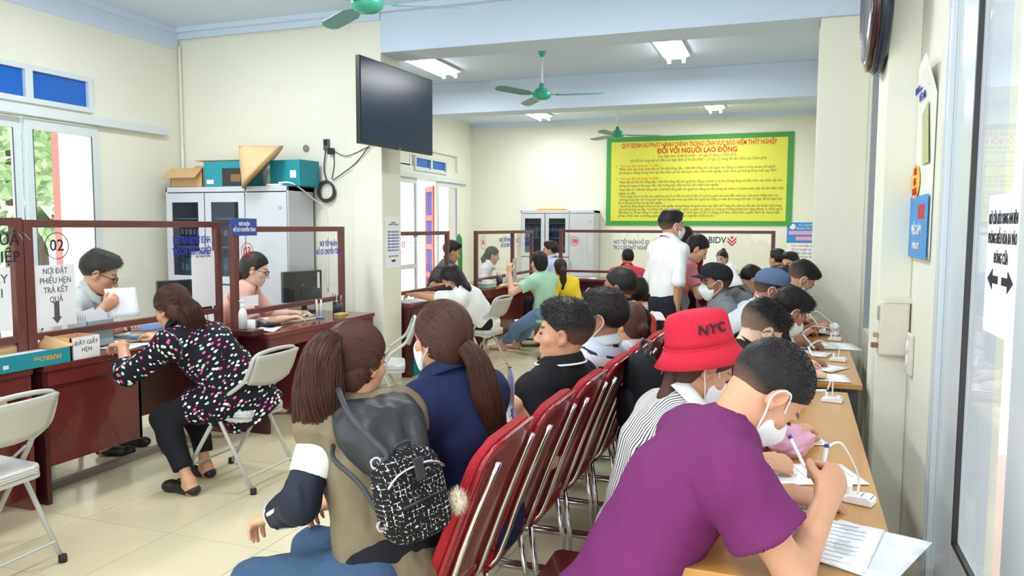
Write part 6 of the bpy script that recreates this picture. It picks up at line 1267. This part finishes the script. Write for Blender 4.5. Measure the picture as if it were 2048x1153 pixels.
for k, (x, y, rz, lb) in enumerate(((-3.93, 3.72, 10, 'loose form lying in front of the 02 glass'), (-4.2, 4.15, 60, 'form on the desk below the glasses-wearing clerk'), (-3.95, 4.05, 95, 'white form under the forearm of the woman in the bow print'), (-4.12, 4.28, 30, 'form beside the monitor behind the 02 glass'))): paper(lb, (x, y, dz+.001+.001*k), .21, .297, rz, rows=4)
for k in range(7):
    o = thing('file_folder', 'thin paper folder in the messy stack behind the bow-print blouse', 'folder', (-4.10+.02*(k % 3), 3.95+.03*k, dz+.004+.009*k), math.radians(-15+9*k), 'folders stacked at window 02'); B(-.12, .12, -.16, .16, 0, .007).build('cover', [M_paper, M_card, mat('folder_blue', '#5f7fb4', .6), mat('folder_grey', '#b9bcc4', .6)][k % 4], o)
def monitor(lb, x, y, z, rz, w_=.47, h=.28):
    t = thing('computer_monitor', lb, 'monitor', (x, y, z), math.radians(rz)); M_scr = mat('monitor_black', '#23282c', .35)
    B(-w_/2, w_/2, -.018, .018, .10, .10+h).build('housing', M_scr, t, bevel=.006); B(-w_/2+.015, w_/2-.015, .018, .02, .115, .085+h).build('screen', mat('screen_dim', '#3b4a58', .2), t); MB().box(-.03, .03, -.03, -.016, .02, .2).build('neck', M_scr, t); MB().prism(rrect(-.11, .11, -.1, .07, .03), 0, .015, lambda u, v, d: (u, v, d)).build('foot', M_scr, t); B(w_/2-.06, w_/2-.03, -.0195, -.0178, h*.75, .08+h).build('sticker', M_white, t); MB().lathe([(.001, 0), (.014, 0), (.014, .001), (.001, .001)], n=16, M=Matrix.Translation((0, -.018, .25)) @ Matrix.Rotation(PI/2, 4, 'X')).build('emblem', mat('emblem_grey', '#5a6066', .3), t)
monitor('black computer monitor seen from behind at window 03', -4.22, 6.02, .75, 78)
monitor('black computer monitor partly hidden by a notice at window 02', -4.25, 4.58, .78, 70, .42, .26)
# window 03 clutter
bt = thing('sanitizer_bottle', 'white pump sanitizer bottle beside the 03 partition post', 'bottle', (-3.74, 4.60, .79))
MB().lathe([(.004, 0), (.030, .002), (.031, .11), (.026, .135), (.014, .15), (.012, .16)], n=18).build('bottle_body', mat('milky_plastic', '#e9ebe8', .35), bt, smooth=True); MB().lathe([(.013, .158), (.014, .178), (.005, .182), (.005, .20), (.012, .203), (.012, .212), (.003, .214)], n=14).build('pump', M_white, bt, smooth=True); MB().tube([(0, 0, .207), (-.03, 0, .204)], .004, 6).build('nozzle', M_white, bt)
tag(B(-3.87, -3.60, 4.52, 4.66, .751, .789).build('wooden_block', M_woodd, bevel=.004), 'dark wooden end block under the sanitizer bottle', 'block')
cu = thing('white_cup', 'white cup behind the sanitizer bottle', 'cup', (-3.80, 4.76, .751)); MB().lathe([(.001, 0), (.033, 0), (.036, .085), (.033, .085), (.030, .005), (.001, .005)], n=18).build('cup_body', M_white, cu, smooth=True)
ps = thing('pen_holder', 'white double pen stand at window 03', 'pen holder', (-3.80, 5.66, .751)); MB().lathe([(.001, 0), (.05, 0), (.048, .015), (.02, .022), (.001, .022)], n=18).build('base', mat('grey_blue_plastic', '#8d99b5', .4), ps, smooth=True)
for q in (-.016, .016): MB().tube([(q, q*.3, .018), (q*1.3, q*.3, .16)], .009, 8).build('pen', M_white, ps, smooth=True)
kb = thing('keyboard', 'beige keyboard pushed under the 03 glass', 'keyboard', (-3.86, 5.38, .751), math.radians(82)); B(-.2, .2, -.065, .065, 0, .018).build('keyboard_body', mat('beige_plastic', '#d4cfb4', .5), kb, bevel=.004); B(-.185, .185, -.05, .05, .018, .024).build('key_bed', mat('key_grey', '#8f8f86', .6), kb)
ms = thing('desk_phone', 'dark handset lying among papers at window 03', 'telephone', (-3.86, 5.02, .751), math.radians(60)); B(-.05, .05, -.07, .07, 0, .03).build('base', M_black, ms, bevel=.008); MB().tube(bez([(-.04, -.08, .045), (-.04, 0, .055), (-.04, .08, .045)], 5), .016, 8).build('handset', mat('handset_grey', '#9aa0a8', .4), ms, smooth=True)
for k, (x, y, rz, lb) in enumerate(((-3.72, 4.86, 20, 'white papers beside the cup at window 03'), (-4.05, 5.05, 70, 'sheet on the desk of the woman in salmon'), (-4.05, 5.75, 80, 'paper under the monitor at window 03'))): paper(lb, (x, y, .7515+.001*k), .16, .22, rz, wave=.012)
bk_ = thing('pen_cup', 'dark blue pen cup under the right end of the 03 partition', 'cup', (-3.86, 6.05, .751)); MB().lathe([(.001, 0), (.045, 0), (.045, .10), (.041, .10), (.04, .006), (.001, .006)], n=16).build('cup_body', mat('blue_cup', '#3b4660', .4), bk_, smooth=True)
for k in range(5): MB().tube([(.02*math.cos(k), .02*math.sin(k), .01), (.045*math.cos(k*1.3), .045*math.sin(k*1.3), .15+.01*k)], .004, 6).build('pen', [M_inkred, M_white, M_penblue][k % 3], bk_)
tag(B(-3.78, -3.70, 5.86, 5.98, .751, .77).build('stapler_box', mat('pale_yellow', '#d9cf6a', .5), bevel=.003), 'small yellow box near the pen stand at window 03', 'box')
# plant in a glass behind the first partition
pt_ = thing('potted_plant', 'small trailing plant in a glass hung on the partition at the left edge', 'plant', (-4.10, 3.10, 1.44)); MB().lathe([(.001, 0), (.028, 0), (.034, .07), (.031, .07), (.026, .005), (.001, .005)], n=16).build('glass_pot', glassmat('pot_glass', (.8, .85, .83), .02), pt_, smooth=True); mb = MB()
for k in range(16):
    a = k*2.4; L = random.uniform(.09, .20); vs = []
    for q in range(5):
        u = q/4; p = Vector((math.cos(a)*L*u, math.sin(a)*L*u, .04+.14*u-.16*u*u)); w2 = Vector((-math.sin(a), math.cos(a), 0))*.007*(1-u*.9); vs += [p-w2, p+w2]
    MB().add(vs, [(2*q, 2*q+1, 2*q+3, 2*q+2) for q in range(4)]).build('leaf', mat('plant_green', '#5c7f52', .5), pt_)
MB().tube([(0, 0, .02), (.03, 0, .07), (.055, -.02, .15), (.08, -.03, .147)], .003, 6).build('wire_hook', M_chrome, pt_)
# under the counter
tag(MB().tube(bez([(-3.95, 4.0, .012), (-3.9, 4.12, .02), (-3.98, 4.22, .03), (-3.86, 4.3, .015), (-3.98, 4.4, .02), (-3.85, 4.48, .012), (-3.9, 4.6, .012)], 6), .009, 6).tube([(-3.93+.09*math.cos(a), 4.3+.12*math.sin(a), .014+.006*math.sin(2*a)) for a in np.linspace(0, 6.1, 22)], .008, 6).build('floor_cables', mat('tan_cable', '#9a8a66', .6), smooth=True), 'tangle of cables on the floor under the 02 counter', 'cable')
tag(B(-4.05, -4.0, 3.1, 4.5, 0, .04).build('foot_rail', mat('rail_grey', '#8a8078', .5), bevel=.004), 'low foot rail behind the 02 counter panel', 'rail')

# ------------------------------------------------------------------ farther counters
tbx = openbox('paper_carton', 'teal carton standing under the counter behind the wall', 'box', (-3.72, 7.22, 0), PI/2, .34, .24, .20, M_teal, flaps=False); B(-.16, .16, -.115, .115, .19, .197).build('lid', M_teal, tbx); B(.02, .12, -.122, -.12, .05, .13).build('white_label', M_white, tbx)
bk1 = thing('ledger', 'open ledger under the hands of the person in white', 'book', (-3.70, 7.18, .751), math.radians(80)); B(-.16, .0, -.11, .11, 0, .022).build('left_pages', M_paper, bk1, bevel=.004); B(.0, .16, -.11, .11, 0, .018).build('right_pages', M_paper, bk1, bevel=.004); B(-.165, .165, -.115, .115, -.0005, .003).build('cover', M_black, bk1)
paper('stack of forms at the left end of the counter behind the wall', (-3.70, 7.45, .752), .21, .297, 85, wave=.006); paper('pink form on the counter behind the wall', (-3.72, 7.75, .752), .15, .2, 60, mat('pink_paper', '#df6fa0', .8))
bt2 = thing('sanitizer_bottle', 'small clear sanitizer bottle at the left end of the counter behind the wall', 'bottle', (-4.0, 7.1, .751)); MB().lathe([(.004, 0), (.03, .002), (.03, .12), (.012, .15)], n=14).build('bottle_body', MATS['milky_plastic'], bt2, smooth=True); MB().lathe([(.012, .15), (.012, .18), (.003, .19)], n=10).build('pump', M_white, bt2, smooth=True)
oc = thing('office_chair', 'black office chair behind the glass marked 05', 'chair', (-4.75, 8.1, 0), math.radians(-70)); MB().prism(rrect(-.21, .21, .0, .5, .14, 6), -.03, .03, lambda u, v, d: (u, d-.22-.1*v, .5+v)).build('backrest', M_black, oc, bevel=.015); MB().prism(rrect(-.23, .23, -.22, .22, .07), .42, .49, lambda u, v, d: (u, v, d)).build('seat', M_black, oc, bevel=.015); MB().tube([(0, 0, .08), (0, 0, .42)], .025, 8).build('column', M_chrome, oc)
for k in range(5): MB().bar((0, 0, .09), (.26*math.cos(k*1.257), .26*math.sin(k*1.257), .06), .04, .03).build('base_arm', M_black, oc); MB().lathe([(.02, 0), (.028, .01), (.028, .04), (.02, .05)], c=(.26*math.cos(k*1.257), .26*math.sin(k*1.257), 0), n=10).build('caster', M_black, oc)
MB().bar((0, -.15, .45), (0, -.24, .6), .06, .02).build('back_bracket', M_black, oc)
gx = thing('green_box', 'flat pale green plastic box on the far counter', 'box', (-3.70, 9.28, .751), math.radians(88)); B(-.16, .16, -.1, .1, 0, .05).build('box_body', mat('pale_green_plastic', '#a9d8b8', .4), gx, bevel=.006); B(-.165, .165, -.105, .105, .05, .062).build('lid', mat('mint_lid', '#c4e6cf', .4), gx, bevel=.004); B(-.1, .1, -.07, .07, .062, .10).build('paper_pile', M_paper, gx)
ph2 = copy_tree(ps); ph2.location = (-3.66, 10.05, .751); ph2['label'] = 'white double pen stand on the far counter beside the green box'
pc2 = copy_tree(bk_); pc2.location = (-3.70, 9.82, .751); pc2['label'] = 'dark pen cup on the far counter behind the green box'
bh = thing('brochure_holder', 'tall grey brochure holder beside the far partition post', 'holder', (-3.66, 10.35, .751), PI/2); B(-.07, .07, -.03, .03, 0, .02).build('base', M_steel, bh); B(-.07, .07, .0, .012, .02, .34).build('panel', M_steel, bh)
bd_ = thing('black_bottle', 'black flask behind the person in the white shirt', 'bottle', (-3.70, 8.42, .751)); MB().lathe([(.004, 0), (.045, .002), (.045, .2), (.03, .24), (.03, .27), (.004, .272)], n=16).build('flask_body', M_black, bd_, smooth=True); B(.0455, .0465, -.02, .02, .05, .16).build('label_band', M_white, bd_)
paper('papers on the long counter under the bank logo', (-2.9, 11.5, .752), .3, .2, 5, wave=.01); paper('papers on the long counter near the man in red', (-1.6, 11.5, .752), .3, .2, -8, wave=.01)
gp = thing('green_umbrella', 'closed green umbrella leaning against the wall behind the counter', 'umbrella', (-5.0, 11.75, 0)); MB().tube([(0, .1, .35), (0, .0, 1.35), (0, -.01, 1.42)], [.02, .05, .015], 10).build('canopy', mat('umbrella_green', '#2f9a4c', .6), gp, smooth=True); MB().tube(bez([(0, .12, 0), (0, .1, .35)], 2), .008, 6).build('shaft', M_chrome, gp)
tag(B(-5.2, -4.8, 11.6, 12.1, .0, .45).build('wooden_crate', M_card, bevel=.006), 'tan box the green umbrella stands behind', 'box')
gp.location = (-5.0, 11.42, 0)
tr = thing('luggage_trolley', 'small trolley with a white carton beside the legs of the woman in green', 'trolley', (-3.12, 9.42, 0), math.radians(20)); B(-.22, .22, -.14, .14, .09, .11).build('platform', M_black, tr, bevel=.004)
for a in (-.16, .16): 
    for b in (-.12, .12): MB().lathe([(.02, -.015), (.045, -.012), (.045, .012), (.02, .015)], n=14, M=Matrix.Translation((a, b, .045)) @ Matrix.Rotation(PI/2, 4, 'X')).build('wheel', M_rub, tr)
MB().tube([(.2, -.1, .1), (.26, -.1, .5), (.26, .1, .5), (.2, .1, .1)], .008, 6).build('handle', M_chrome, tr); o = B(-.2, .05, -.13, .12, .111, .33).build('carton', M_paper, tr, bevel=.003)
crumple('plastic_bag', 'clear plastic bag on the trolley under the far counter', 'bag', (-2.98, 9.46, .111), .13, glassmat('grey_film', (.88, .9, .92), .2, 2.0), 21, .9)
